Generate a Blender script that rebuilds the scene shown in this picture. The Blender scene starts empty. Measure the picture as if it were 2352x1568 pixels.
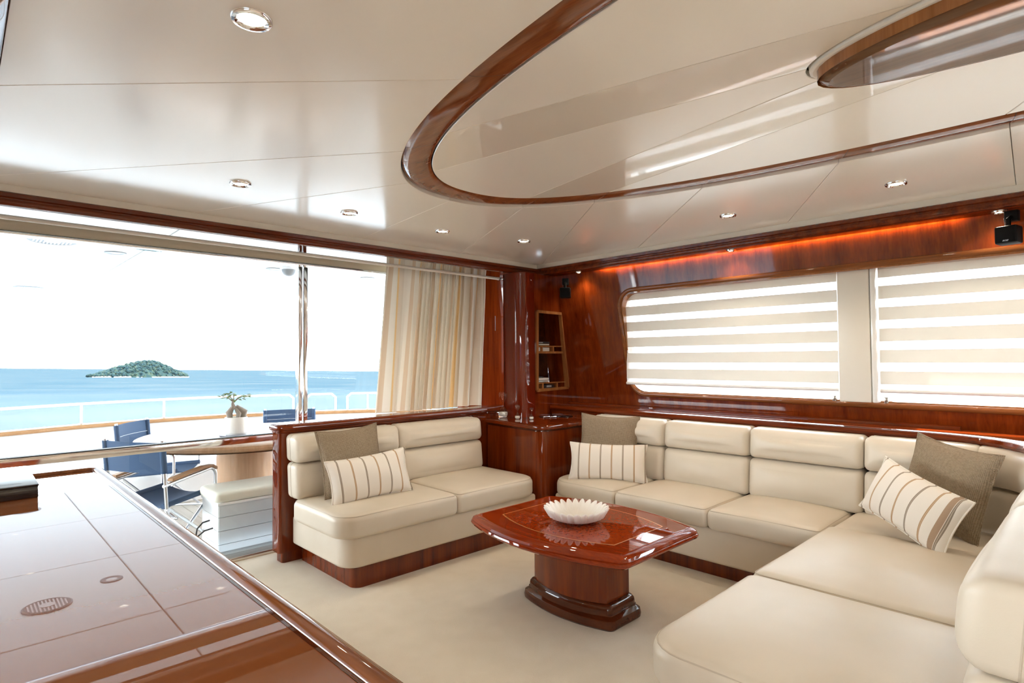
import bpy, bmesh, math, random
from mathutils import Vector, Matrix
random.seed(7)
SC = bpy.context.scene
COL = SC.collection
PI = math.pi

# ------------------------------------------------------------------ camera
FPX = 1331.2
YAW, PITCH, ROLL, EYE = math.radians(43.927), math.radians(1.626), math.radians(-0.452), 1.4
_cy, _sy, _cp, _sp = math.cos(YAW), math.sin(YAW), math.cos(PITCH), math.sin(PITCH)
FWD = Vector((_sy*_cp, _cy*_cp, _sp)); _R = Vector((_cy, -_sy, 0)); _U = _R.cross(FWD)
RGT = math.cos(ROLL)*_R + math.sin(ROLL)*_U
UPV = -math.sin(ROLL)*_R + math.cos(ROLL)*_U
CAM = Vector((0, 0, EYE))
cd = bpy.data.cameras.new('camera'); cam = bpy.data.objects.new('camera', cd); COL.objects.link(cam)
m = Matrix.Identity(4)
for i, v in enumerate((RGT, UPV, -FWD)):
    m[0][i], m[1][i], m[2][i] = v.x, v.y, v.z
m.translation = CAM
cam.matrix_world = m
cd.sensor_width = 36; cd.lens = FPX/2352*36; cd.clip_end = 60000; cd.clip_start = 0.02
SC.camera = cam

def ray(px, py):
    return FWD + RGT*((px-1176)/FPX) - UPV*((py-784)/FPX)
def on(px, py, ax, val):
    d = ray(px, py); i = 'xyz'.index(ax); return CAM + d*((val-CAM[i])/d[i])

# ------------------------------------------------------------------ world, sun, exposure
SKY = 5.0
W = bpy.data.worlds.new('world'); SC.world = W; W.use_nodes = True
nt = W.node_tree; nt.nodes.clear()
wo = nt.nodes.new('ShaderNodeOutputWorld'); bg = nt.nodes.new('ShaderNodeBackground')
tc = nt.nodes.new('ShaderNodeTexCoord'); sx = nt.nodes.new('ShaderNodeSeparateXYZ'); cr = nt.nodes.new('ShaderNodeValToRGB')
nt.links.new(tc.outputs['Generated'], sx.inputs[0]); nt.links.new(sx.outputs['Z'], cr.inputs[0])
cr.color_ramp.elements[0].position = 0.0; cr.color_ramp.elements[0].color = (.97, .99, 1, 1)
cr.color_ramp.elements[1].position = 0.8; cr.color_ramp.elements[1].color = (.60, .78, 1, 1)
nt.links.new(cr.outputs[0], bg.inputs[0]); bg.inputs[1].default_value = SKY
nt.links.new(bg.outputs[0], wo.inputs[0])
sl = bpy.data.lights.new('sun', 'SUN'); sl.energy = 9.0; sl.angle = math.radians(.6); sl.color = (1, .95, .86)
so = bpy.data.objects.new('sun', sl); COL.objects.link(so)
sdir = Vector((math.cos(math.radians(52)), -.16, math.sin(math.radians(52)))).normalized()   # towards the sun
so.rotation_euler = sdir.to_track_quat('Z', 'Y').to_euler(); so.location = (30, -5, 40)
vs = SC.view_settings
vs.view_transform = 'Standard'; vs.look = 'None'; vs.gamma = 1; vs.use_curve_mapping = False
vs.exposure = 2.05
SC.cycles.transparent_max_bounces = 16; SC.cycles.diffuse_bounces = 6; SC.cycles.max_bounces = 14
DOWNLIGHT_W = 3.0

# ------------------------------------------------------------------ materials
MATS = {}
def mat(name, col, rough=.5, metal=0, coat=0, coat_rough=.03, spec=.5, emit=None, estr=0, sub=0):
    M = bpy.data.materials.new(name); M.use_nodes = True
    b = M.node_tree.nodes['Principled BSDF']
    b.inputs['Base Color'].default_value = (*col, 1); b.inputs['Roughness'].default_value = rough
    b.inputs['Metallic'].default_value = metal; b.inputs['Coat Weight'].default_value = coat
    b.inputs['Coat Roughness'].default_value = coat_rough; b.inputs['Specular IOR Level'].default_value = spec
    if emit: b.inputs['Emission Color'].default_value = (*emit, 1); b.inputs['Emission Strength'].default_value = estr
    MATS[name] = M
    return M
def N(M, t): return M.node_tree.nodes.new(t)
def L(M, a, b): M.node_tree.links.new(a, b)
def BS(M): return M.node_tree.nodes['Principled BSDF']
def coords(M, scale=(1, 1, 1), rot=(0, 0, 0), kind='Object'):
    t = N(M, 'ShaderNodeTexCoord'); mp = N(M, 'ShaderNodeMapping')
    mp.inputs['Scale'].default_value = scale; mp.inputs['Rotation'].default_value = rot
    L(M, t.outputs[kind], mp.inputs[0]); return mp.outputs[0]
def noise(M, vec, scale, detail=3, rough=.5):
    n = N(M, 'ShaderNodeTexNoise'); n.inputs['Scale'].default_value = scale; n.inputs['Detail'].default_value = detail
    n.inputs['Roughness'].default_value = rough; L(M, vec, n.inputs['Vector']); return n.outputs['Fac']
def ramp(M, fac, stops, interp='LINEAR'):
    r = N(M, 'ShaderNodeValToRGB'); r.color_ramp.interpolation = interp
    e = r.color_ramp.elements
    while len(e) < len(stops): e.new(.5)
    for k, (p, c) in enumerate(stops):
        e[k].position = p; e[k].color = (*c, 1)
    L(M, fac, r.inputs[0]); return r.outputs[0]
def bump(M, h, strength, dist, base=None):
    b = N(M, 'ShaderNodeBump'); b.inputs['Strength'].default_value = strength; b.inputs['Distance'].default_value = dist
    L(M, h, b.inputs['Height']); L(M, b.outputs[0], BS(M).inputs['Normal']); return b
def mathn(M, op, a, b=None):
    n = N(M, 'ShaderNodeMath'); n.operation = op
    for k, v in enumerate((a, b)):
        if v is None: continue
        if isinstance(v, (int, float)): n.inputs[k].default_value = v
        else: L(M, v, n.inputs[k])
    return n.outputs[0]

def wood(name, c0, c1, axis, coat=1.0, rough=.35, coat_rough=.02, across=16, along=.7, wav=0):
    M = mat(name, c0, rough, coat=coat, coat_rough=coat_rough, spec=0 if coat > .5 else .3)
    s = [across]*3; s['xyz'.index(axis)] = along
    v = coords(M, s)
    a = noise(M, v, 1.3, 6, .62)
    s2 = [across*9]*3; s2['xyz'.index(axis)] = 5
    f = noise(M, coords(M, s2), 1, 2)
    mix = mathn(M, 'ADD', mathn(M, 'MULTIPLY', a, .75), mathn(M, 'MULTIPLY', f, .25))
    mid = tuple((p+q)/2 for p, q in zip(c0, c1))
    L(M, ramp(M, mix, [(.33, c0), (.5, mid), (.66, c1)]), BS(M).inputs['Base Color'])
    if wav:
        w = noise(M, coords(M, (1, 1, 1)), wav, 2)
        b = N(M, 'ShaderNodeBump'); b.inputs['Strength'].default_value = .025; b.inputs['Distance'].default_value = .01
        L(M, w, b.inputs['Height']); L(M, b.outputs[0], BS(M).inputs['Coat Normal'])
    return M
WD = (.066, .008, .0012); WL = (.20, .030, .0045)
for ax in 'xyz':
    wood('mahogany_'+ax, WD, WL, ax)
wood('mahogany_wall', (.085, .010, .0014), (.23, .036, .005), 'z', across=11, coat_rough=.04)
wood('post_lacquer', (.10, .008, .002), (.16, .016, .004), 'z', across=6)
wood('counter_wood', (.215, .069, .0232), (.226, .073, .0245), 'y', across=7, along=.5, coat_rough=.008)
BS(MATS['counter_wood']).inputs['Coat IOR'].default_value = 1.85
wood('edge_wood', (.12, .035, .011), (.24, .08, .026), 'y', across=14)
wood('ceiling_wood', (.15, .046, .016), (.27, .088, .032), 'y', across=22, along=3, coat_rough=.06)
wood('honey_wood', (.24, .085, .026), (.42, .17, .06), 'z', across=18)
wood('medallion_wood', (.10, .045, .02), (.16, .075, .035), 'y', across=14, coat_rough=.03)
wood('base_wood', (.045, .009, .003), (.10, .022, .006), 'y', across=14)
wood('teak', (.30, .15, .06), (.44, .24, .11), 'x', coat=.2, rough=.5)
wood('teak_light', (.36, .2, .1), (.5, .3, .17), 'z', coat=.4, rough=.4, across=9)
wood('deck_plank', (.62, .56, .48), (.74, .68, .60), 'y', coat=0, rough=.7)
# burl veneer for the coffee table
M = wood('table_veneer', (.15, .012, .0015), (.30, .036, .004), 'y', across=13, along=1.3, coat_rough=.012)
M = mat('table_burl', (.3, .06, .01), .35, coat=1, coat_rough=.012, spec=0)
v = coords(M, (1, 1, 1)); n1 = noise(M, v, 55, 8, .65)
L(M, ramp(M, n1, [(.3, (.225, .022, .0028)), (.52, (.28, .034, .004)), (.72, (.33, .050, .006))]), BS(M).inputs['Base Color'])
mat('inlay', (.55, .22, .06), .4, coat=1)

M = mat('leather', (.66, .585, .475), .40, spec=.45)
v = coords(M); n1 = noise(M, v, 260, 3); bump(M, n1, .12, .002)
n2 = noise(M, v, 3.5, 2); L(M, ramp(M, n2, [(.3, (.635, .56, .45)), (.7, (.685, .61, .50))]), BS(M).inputs['Base Color'])
mat('leather_seam', (.53, .455, .355), .5)
M = mat('carpet', (.80, .70, .55), .95, spec=.1)
v = coords(M); n1 = noise(M, v, 320, 4, .7); bump(M, n1, .7, .006)
n2 = noise(M, v, 9, 4); n3 = noise(M, v, 500, 2)
L(M, ramp(M, mathn(M, 'ADD', mathn(M, 'MULTIPLY', n2, .2), mathn(M, 'MULTIPLY', n3, .8)), [(.35, (.74, .66, .53)), (.62, (.88, .81, .69))]), BS(M).inputs['Base Color'])
CE = (.80, .755, .68)
mat('ceiling_panel', (.83, .79, .715), .45, spec=.3, coat=1.0, coat_rough=.16)
mat('ceiling_gloss', (.76, .71, .62), .3, coat=1, coat_rough=.03)
mat('ceiling_satin', (.83, .79, .715), .4, coat=.8, coat_rough=.2)
mat('cream_paint', (.80, .77, .70), .35)
mat('dark_gap', (.05, .04, .03), .9)
mat('chrome', (.82, .82, .83), .08, metal=1)
mat('steel', (.62, .60, .56), .22, metal=1)
mat('aluminium', (.70, .72, .75), .3, metal=1)
mat('beige_metal', (.66, .58, .44), .4)
mat('black_plastic', (.003, .003, .0035), .5, spec=.15)
mat('black_gloss', (.006, .006, .008), .12, coat=1, coat_rough=.02)
mat('white_gloss', (.86, .86, .85), .25, coat=.5)
mat('white_paint', (.84, .85, .86), .45)
mat('shade_and_stitch_grey', (.60, .65, .69), .45)
mat('overhang_white', (.88, .88, .87), .4)
mat('overhang_grey', (.10, .10, .11), .6)
mat('fitting_grey', (.26, .27, .28), .4)
wood('lip_wood', (.16, .05, .014), (.29, .095, .028), 'y', across=12)
mat('marine_vinyl', (.72, .70, .60), .45)
mat('lamp_glow', (1, .95, .85), .5, emit=(1, .9, .72), estr=14)
mat('led_glow', (1, .5, .2), .5, emit=(1, .62, .24), estr=42)
mat('sand', (.82, .80, .74), .9)
mat('ceramic', (.82, .79, .74), .45)
mat('plate_base', (.1, .09, .08), .6)
mat('saucer', (.20, .22, .30), .5)
mat('navy_canvas', (.045, .085, .16), .8, spec=.2)
mat('book_white', (.78, .77, .74), .6); mat('book_black', (.02, .02, .025), .5); mat('book_olive', (.20, .19, .05), .6)
mat('book_grey', (.35, .36, .38), .6)
mat('rope', (.02, .02, .022), .7)
mat('bark', (.30, .25, .21), .8); mat('leaf', (.16, .26, .06), .5); mat('soil', (.14, .18, .08), .9)
mat('ceramic_white', (.80, .78, .74), .5)
mat('beach', (.62, .55, .45), .9); mat('rock', (.40, .33, .28), .9); mat('house_white', (.7, .66, .6), .8)
mat('wall_neutral', (.62, .50, .38), .5)

M = mat('woven_beige', (.40, .31, .21), .9, spec=.15)
v = coords(M); w1 = N(M, 'ShaderNodeTexWave'); w1.inputs['Scale'].default_value = 50; w1.inputs['Distortion'].default_value = .6; w1.bands_direction = 'X'
w2 = N(M, 'ShaderNodeTexWave'); w2.inputs['Scale'].default_value = 50; w2.inputs['Distortion'].default_value = .6; w2.bands_direction = 'Z'
L(M, v, w1.inputs['Vector']); L(M, v, w2.inputs['Vector'])
wv = mathn(M, 'MULTIPLY', w1.outputs['Fac'], w2.outputs['Fac'])
n1 = noise(M, v, 90, 3)
L(M, ramp(M, mathn(M, 'ADD', mathn(M, 'MULTIPLY', wv, .6), mathn(M, 'MULTIPLY', n1, .4)), [(.15, (.25, .185, .12)), (.6, (.50, .40, .29))]), BS(M).inputs['Base Color'])
bump(M, wv, .9, .004)

def striped(name, offs, endband):
    M = mat(name, (.8, .75, .68), .9, spec=.15)
    t = N(M, 'ShaderNodeTexCoord'); s = N(M, 'ShaderNodeSeparateXYZ'); L(M, t.outputs['Object'], s.inputs[0])
    per = .084
    ph = mathn(M, 'FRACT', mathn(M, 'ADD', mathn(M, 'DIVIDE', s.outputs['X'], per*2), offs))
    base = (.80, .745, .665)
    tan = (.46, .30, .17); gry = (.30, .245, .19)
    st = [(0, base), (.21, tan), (.235, (.62, .48, .34)), (.247, tan), (.272, base), (.71, gry), (.735, (.55, .47, .38)), (.747, gry), (.772, base)]
    c = ramp(M, ph, st, 'CONSTANT')
    if endband:
        e = N(M, 'ShaderNodeMath'); e.operation = 'COMPARE'; e.inputs[1].default_value = .222; e.inputs[2].default_value = .013
        L(M, s.outputs['X'], e.inputs[0])
        mx = N(M, 'ShaderNodeMix'); mx.data_type = 'RGBA'; L(M, e.outputs[0], mx.inputs[0]); L(M, c, mx.inputs[6]); mx.inputs[7].default_value = (.40, .28, .19, 1)
        c = mx.outputs[2]
    L(M, c, BS(M).inputs['Base Color'])
    n1 = noise(M, coords(M), 420, 2); bump(M, n1, .3, .002)
    return M
striped('striped_linen', .06, False); striped('striped_linen_band', .3, True)

def glass(name, tint=(1, 1, 1), refl=.05):
    M = bpy.data.materials.new(name); M.use_nodes = True; MATS[name] = M
    M.node_tree.nodes.clear()
    o = N(M, 'ShaderNodeOutputMaterial'); mx = N(M, 'ShaderNodeMixShader'); t = N(M, 'ShaderNodeBsdfTransparent'); g = N(M, 'ShaderNodeBsdfGlossy')
    t.inputs[0].default_value = (*tint, 1); g.inputs['Roughness'].default_value = 0.0
    lw = N(M, 'ShaderNodeLayerWeight'); lw.inputs[0].default_value = .5
    p = mathn(M, 'POWER', lw.outputs['Facing'], 5.0)
    f = mathn(M, 'ADD', mathn(M, 'MULTIPLY', p, 1-refl), refl)
    L(M, f, mx.inputs[0]); L(M, t.outputs[0], mx.inputs[1]); L(M, g.outputs[0], mx.inputs[2]); L(M, mx.outputs[0], o.inputs[0])
    return M
glass('glass', (.97, .985, .98), .02); glass('thin_glass', (.96, .96, .96), .05)
def cloth(name, col, trans, clear, stripes=None):
    M = bpy.data.materials.new(name); M.use_nodes = True; MATS[name] = M
    M.node_tree.nodes.clear()
    o = N(M, 'ShaderNodeOutputMaterial'); d = N(M, 'ShaderNodeBsdfDiffuse'); tr = N(M, 'ShaderNodeBsdfTranslucent'); t = N(M, 'ShaderNodeBsdfTransparent')
    m1 = N(M, 'ShaderNodeMixShader'); m1.inputs[0].default_value = trans
    m2 = N(M, 'ShaderNodeMixShader'); m2.inputs[0].default_value = clear
    d.inputs[0].default_value = (*col, 1); tr.inputs[0].default_value = (*col, 1)
    L(M, d.outputs[0], m1.inputs[1]); L(M, tr.outputs[0], m1.inputs[2]); L(M, m1.outputs[0], m2.inputs[1]); L(M, t.outputs[0], m2.inputs[2]); L(M, m2.outputs[0], o.inputs[0])
    return M, d, tr
cloth('blind_band', (.86, .84, .79), .15, 0)
cloth('blind_sheer', (.86, .87, .86), .3, .42)
cloth('mesh_screen', (.30, .33, .36), .4, .72)
M, d_, t_ = cloth('curtain_cloth', (.78, .70, .58), .12, 0)
s = N(M, 'ShaderNodeUVMap'); sp = N(M, 'ShaderNodeSeparateXYZ'); L(M, s.outputs[0], sp.inputs[0])
cx = ramp(M, mathn(M, 'FRACT', mathn(M, 'MULTIPLY', sp.outputs['X'], 5.0)), [(0, (.80, .74, .64)), (.18, (.80, .74, .64)), (.2, (.66, .52, .38)), (.34, (.70, .57, .43)), (.36, (.84, .80, .72)), (.55, (.82, .77, .68)), (.57, (.82, .58, .30)), (.63, (.82, .58, .30)), (.65, (.72, .62, .50)), (.85, (.72, .64, .53)), (.87, (.80, .74, .64))])
L(M, cx, d_.inputs[0]); L(M, cx, t_.inputs[0])

M = bpy.data.materials.new('sea'); M.use_nodes = True; MATS['sea'] = M; M.node_tree.nodes.clear()
o_ = N(M, 'ShaderNodeOutputMaterial'); df = N(M, 'ShaderNodeBsdfDiffuse'); L(M, df.outputs[0], o_.inputs[0])
v = coords(M, (.0012, .03, 1), (0, 0, math.radians(-14)))
n1 = noise(M, v, 1.0, 5, .6)
n2 = noise(M, coords(M, (.02, .5, 1), (0, 0, math.radians(-14))), 1.0, 3)
mixn = mathn(M, 'ADD', mathn(M, 'MULTIPLY', n1, .7), mathn(M, 'MULTIPLY', n2, .3))
deep = ramp(M, mixn, [(.3, (.0125, .0240, .0315)), (.5, (.0185, .0285, .0340)), (.7, (.0275, .0345, .0370))])
gp = N(M, 'ShaderNodeNewGeometry'); ln = N(M, 'ShaderNodeVectorMath'); ln.operation = 'LENGTH'; L(M, gp.outputs['Position'], ln.inputs[0])
far = ramp(M, mathn(M, 'DIVIDE', ln.outputs['Value'], 400.0), [(.12, (1, 1, 1)), (.20, (.09, .09, .09)), (.75, (0, 0, 0))])   # paler water near the boat, added to bounce light under the overhang
mx = N(M, 'ShaderNodeMix'); mx.data_type = 'RGBA'; L(M, far, mx.inputs[0]); L(M, deep, mx.inputs[6]); mx.inputs[7].default_value = (.150, .160, .166, 1)
L(M, mx.outputs[2], df.inputs[0])
M = mat('foliage', (.05, .09, .05), .9, spec=.05)
n1 = noise(M, coords(M), .3, 4, .7)
L(M, ramp(M, n1, [(.32, (.0043, .0115, .0165)), (.5, (.0085, .0185, .0178)), (.68, (.0215, .029, .0185))]), BS(M).inputs['Base Color'])  # bluish stops: sea haze put into the leaf colour

# ------------------------------------------------------------------ builders
def tag(o, label=None, cat=None, group=None, kind=None):
    if label: o['label'] = label
    if cat: o['category'] = cat
    if group: o['group'] = group
    if kind: o['kind'] = kind
    return o
def empty(name, loc=(0, 0, 0), rz=0, **k):
    o = bpy.data.objects.new(name, None); COL.objects.link(o); o.empty_display_size = .1
    o.location = loc; o.rotation_euler = (0, 0, rz); return tag(o, **k)
def mesh(name, vs_, fs, mt, parent=None, smooth=True, angle=40, **k):
    me = bpy.data.meshes.new(name); me.from_pydata([tuple(v) for v in vs_], [], fs); me.update()
    bm = bmesh.new(); bm.from_mesh(me); bmesh.ops.recalc_face_normals(bm, faces=bm.faces)
    if smooth:
        for f in bm.faces: f.smooth = True
        for e in bm.edges:
            if len(e.link_faces) == 2 and (e.calc_face_angle(0) > math.radians(angle) or max(len(f.verts) for f in e.link_faces) > 12): e.smooth = False
    bm.to_mesh(me); bm.free()
    o = bpy.data.objects.new(name, me); COL.objects.link(o)
    me.materials.append(MATS[mt])
    if parent: o.parent = parent
    return tag(o, **k)
class MB:
    def __init__(s): s.v = []; s.f = []
    def add(s, v, f):
        n = len(s.v); s.v += [Vector(p) for p in v]; s.f += [[n+i for i in q] for q in f]; return s
    def box(s, lo, hi, bev=0, T=None):
        x0, y0, z0 = lo; x1, y1, z1 = hi
        if bev <= 0:
            v = [(x, y, z) for z in (z0, z1) for x, y in ((x0, y0), (x1, y0), (x1, y1), (x0, y1))]
            f = [(3, 2, 1, 0), (4, 5, 6, 7), (0, 1, 5, 4), (1, 2, 6, 5), (2, 3, 7, 6), (3, 0, 4, 7)]
        else:
            bm = bmesh.new(); bmesh.ops.create_cube(bm, size=1)
            for q in bm.verts:
                q.co = Vector(((x0+x1)/2+q.co.x*(x1-x0), (y0+y1)/2+q.co.y*(y1-y0), (z0+z1)/2+q.co.z*(z1-z0)))
            bmesh.ops.bevel(bm, geom=bm.edges[:], offset=bev, segments=2, profile=.5, affect='EDGES')
            bm.verts.index_update()
            v = [q.co.copy() for q in bm.verts]; f = [[q.index for q in fc.verts] for fc in bm.faces]; bm.free()
        if T: v = [T @ Vector(p) for p in v]
        return s.add(v, f)
    def tube(s, pts, r, n=10, cap=True):
        pts = [Vector(p) for p in pts]; rs = r if isinstance(r, (list, tuple)) else [r]*len(pts)
        v = []; f = []; prev = None
        for i, p in enumerate(pts):
            a = pts[max(i-1, 0)]; b = pts[min(i+1, len(pts)-1)]; d = (b-a).normalized()
            if prev is None:
                up = Vector((0, 0, 1)) if abs(d.z) < .9 else Vector((1, 0, 0))
                x = d.cross(up).normalized()
            else: x = (prev - d*prev.dot(d)).normalized()
            prev = x; y = d.cross(x)
            for k in range(n):
                t = 2*PI*k/n; v.append(p + (x*math.cos(t)+y*math.sin(t))*rs[i])
        for i in range(len(pts)-1):
            for k in range(n):
                f.append((i*n+k, i*n+(k+1) % n, (i+1)*n+(k+1) % n, (i+1)*n+k))
        if cap: f.append(tuple(range(n))[::-1]); f.append(tuple((len(pts)-1)*n+k for k in range(n)))
        return s.add(v, f)
    def lathe(s, prof, c=(0, 0, 0), n=28, T=None):
        v = []; f = []; c = Vector(c)
        for r, z in prof:
            for k in range(n):
                t = 2*PI*k/n; v.append(Vector((r*math.cos(t), r*math.sin(t), z)))
        for i in range(len(prof)-1):
            for k in range(n): f.append((i*n+k, i*n+(k+1) % n, (i+1)*n+(k+1) % n, (i+1)*n+k))
        if prof[0][0] > 1e-5: f.append(tuple(range(n))[::-1])
        if prof[-1][0] > 1e-5: f.append(tuple((len(prof)-1)*n+k for k in range(n)))
        v = [(T @ p if T else p)+c for p in v]
        return s.add(v, f)
    def build(s, name, mt, parent=None, **k): return mesh(name, s.v, s.f, mt, parent, **k)
def box(name, lo, hi, mt, parent=None, bev=0, **k): return MB().box(lo, hi, bev).build(name, mt, parent, **k)

def rpoly(pts, seg=6):
    """plan polygon; every corner (x, y, r) is rounded with its own radius"""
    out = []; n = len(pts)
    for i in range(n):
        p0 = Vector(pts[i-1][:2]); p1 = Vector(pts[i][:2]); p2 = Vector(pts[(i+1) % n][:2]); r = pts[i][2] if len(pts[i]) > 2 else 0
        if r <= 1e-5: out.append(p1); continue
        a = (p0-p1).normalized(); b = (p2-p1).normalized(); h = a.angle(b)/2
        d = r/math.tan(h); c = p1+(a+b).normalized()*(r/math.sin(h))
        A = p1+a*d; B = p1+b*d; u = A-c; w = B-c
        ang = math.atan2(u.x*w.y-u.y*w.x, u.dot(w))
        for k in range(seg+1):
            t = ang*k/seg; out.append(c+Vector((u.x*math.cos(t)-u.y*math.sin(t), u.x*math.sin(t)+u.y*math.cos(t))))
    return out
def resample(poly, step):
    out = []
    for i in range(len(poly)):
        a = poly[i]; b = poly[(i+1) % len(poly)]; n = max(1, int((b-a).length/step))
        out += [a+(b-a)*(k/n) for k in range(n)]
    return out
def slab(name, poly, prof, mt, parent=None, puff=0, puffb=0, rings=8, T=None, step=.06, smooth=True, angle=50, soft=False, **k):
    """solid over a plan polygon: prof is a list of (inset, z) from bottom to top; the top may be crowned by puff"""
    P = [Vector(p[:2]) for p in poly]
    if sum(P[i].x*P[(i+1) % len(P)].y-P[(i+1) % len(P)].x*P[i].y for i in range(len(P))) < 0: P = P[::-1]
    P = resample(P, step); n = len(P); NR = []
    for i in range(n):
        e1 = (P[i]-P[i-1]).normalized(); e2 = (P[(i+1) % n]-P[i]).normalized()
        n1 = Vector((e1.y, -e1.x)); n2 = Vector((e2.y, -e2.x)); h = n1+n2
        NR.append(h/max(h.length_squared/2, .5))
    cen = sum(P, Vector((0, 0)))/n; V = []; F = []
    def ring(ps, z):
        zz = z if callable(z) else (lambda q: z)
        for q in ps: V.append(Vector((q.x, q.y, zz(q))))
    bx0_, bx1_ = min(p.x for p in P), max(p.x for p in P); by0_, by1_ = min(p.y for p in P), max(p.y for p in P)
    bc_ = Vector(((bx0_+bx1_)/2, (by0_+by1_)/2)); hx_, hy_ = (bx1_-bx0_)/2, (by1_-by0_)/2
    if soft: cen = bc_
    def inset(i, ins):      # soft: draw a cushion outline in towards its middle, axis by axis
        if soft: return Vector((bc_.x+(P[i].x-bc_.x)*(1-ins/hx_), bc_.y+(P[i].y-bc_.y)*(1-ins/hy_)))
        return P[i]-NR[i]*ins
    for ins, z in prof: ring([inset(i, ins) for i in range(n)], z)
    m_ = len(prof)
    top = [inset(i, prof[-1][0]) for i in range(n)]; tx_, ty_ = max(hx_-prof[-1][0], .001), max(hy_-prof[-1][0], .001)
    if puff:
        for j in range(1, rings):
            kf = 1-j/rings; ring([cen+(q-cen)*kf for q in top], lambda q: prof[-1][1]+puff*max(0, 1-abs((q.x-bc_.x)/tx_)**2.6)*max(0, 1-abs((q.y-bc_.y)/ty_)**2.6))
            m_ += 1
        ztop = prof[-1][1]+puff
    else: ztop = prof[-1][1]
    for j in range(m_-1):
        for i in range(n): F.append((j*n+i, j*n+(i+1) % n, (j+1)*n+(i+1) % n, (j+1)*n+i))
    if puff:
        V.append(Vector((cen.x, cen.y, ztop))); c = len(V)-1
        for i in range(n): F.append(((m_-1)*n+i, (m_-1)*n+(i+1) % n, c))
    else: F.append([(m_-1)*n+i for i in range(n)])
    F.append([i for i in range(n)][::-1])
    if T: V = [T(q) for q in V]
    return mesh(name, V, F, mt, parent, smooth=smooth, angle=angle, **k)
def rprof(z0, z1, r, rb=None, n=5):
    rb = r if rb is None else rb
    pr = []
    if rb > 0: pr += [(rb*(1-math.sin(t*PI/2/n)), z0+rb*(1-math.cos(t*PI/2/n))) for t in range(n+1)]
    else: pr.append((0, z0))
    if r > 0: pr += [(r*(1-math.cos(t*PI/2/n)), z1-r*(1-math.sin(t*PI/2/n))) for t in range(n+1)]
    else: pr.append((0, z1))
    return pr
def sweep(name, prof, path, mt, parent=None, closed=False, capped=True, **k):
    """profile of (offset to the left of travel, z) swept along a plan path"""
    P = [Vector(p[:2]) for p in path]; n = len(P); V = []; F = []; q = len(prof)
    for i in range(n):
        e1 = (P[i]-P[i-1]).normalized() if (i > 0 or closed) else (P[1]-P[0]).normalized()
        e2 = (P[(i+1) % n]-P[i]).normalized() if (i < n-1 or closed) else e1
        if i == 0 and not closed: e1 = e2
        n1 = Vector((-e1.y, e1.x)); n2 = Vector((-e2.y, e2.x)); h = n1+n2; h = h/max(h.length_squared/2, .4)
        for o, z in prof: V.append(Vector((P[i].x+h.x*o, P[i].y+h.y*o, z)))
    for i in range(n if closed else n-1):
        for j in range(q):
            a = i*q+j; b = i*q+(j+1) % q; c = ((i+1) % n)*q+(j+1) % q; d = ((i+1) % n)*q+j
            F.append((a, d, c, b))
    if capped and not closed: F.append(list(range(q))); F.append([(n-1)*q+j for j in range(q)][::-1])
    return mesh(name, V, F, mt, parent, **k)
def loop_seam(name, poly, z, ins, r, mt, parent, T=None):
    P = resample([Vector(p[:2]) for p in poly], .05); cen = sum(P, Vector((0, 0)))/len(P)
    pts = [Vector((*(p-(p-cen).normalized()*ins), z)) for p in P]
    pts.append(pts[0])
    if T: pts = [T(q) for q in pts]
    return MB().tube(pts, r, 5, cap=False).build(name, mt, parent)
def copy_tree(o, parent=None):
    c = o.copy(); COL.objects.link(c)
    if parent: c.parent = parent
    for ch in [x for x in o.children]: copy_tree(ch, c)
    return c

# ================================================================== SETTING
box('floor', (-2.66, -4.08, -.06), (4.62, 4.33, 0), 'carpet', kind='structure', label='cream cut-pile carpet covering the saloon floor', cat='carpet')

# --- ceiling: dark backing with separate panels, a wood oval ring and a medallion
ceil = box('ceiling', (-2.75, -4.15, 2.345), (4.5, 4.5, 2.56), 'dark_gap', kind='structure')
OC = Vector((2.03, -.2))
def oval(a, b, n, num, c=OC):
    raw = []
    for i in range(2400):
        t = 2*PI*i/2400; ct, st = math.cos(t), math.sin(t)
        raw.append(Vector((c.x+a*math.copysign(abs(ct)**(2/n), ct), c.y+b*math.copysign(abs(st)**(2/n), st))))
    ds = [0]
    for i in range(2400): ds.append(ds[-1]+(raw[(i+1) % 2400]-raw[i]).length)
    out = []; j = 0
    for i in range(num):
        t = ds[-1]*i/num
        while ds[j+1] < t: j += 1
        f = (t-ds[j])/(ds[j+1]-ds[j]); out.append(raw[j % 2400].lerp(raw[(j+1) % 2400], f))
    return out
NE = 360
OUT = oval(.99, 2.81, 2.3, NE); RI0 = oval(.986, 2.806, 2.3, NE); RI1 = oval(.866, 2.645, 2.3, NE); INN = oval(.862, 2.640, 2.3, NE)
X0, X1, Y0, Y1 = .088, 4.07, -4.0, 3.87
seams = [((3.01, .27), (X1, .34)), ((2.97, .88), (X1, 1.52)), ((2.87, 1.49), (X1, 2.72)), ((2.72, 2.1), (X1, 3.80)), ((2.52, 2.5), (3.12, Y1)),
         ((2.03, 2.61), (2.18, Y1)), ((1.66, 2.5), (1.04, Y1)), ((1.37, 2.12), (X0, 3.78)), ((1.19, 1.44), (X0, 2.50)), ((1.05, .6), (X0, .9)),
         ((1.06, -1.3), (X0, -1.6)), ((1.6, -2.9), (1.1, Y0)), ((2.6, -2.8), (3.2, Y0)), ((2.98, -1.2), (X1, -1.6))]
def near(ring, p): return min(range(len(ring)), key=lambda i: (ring[i]-Vector(p)).length)
def peri(p):
    x, y = p
    if abs(x-X1) < 1e-4: return y-Y0
    if abs(y-Y1) < 1e-4: return (Y1-Y0)+(X1-x)
    if abs(x-X0) < 1e-4: return (Y1-Y0)+(X1-X0)+(Y1-y)
    return 2*(Y1-Y0)+(X1-X0)+(x-X0)
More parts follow.
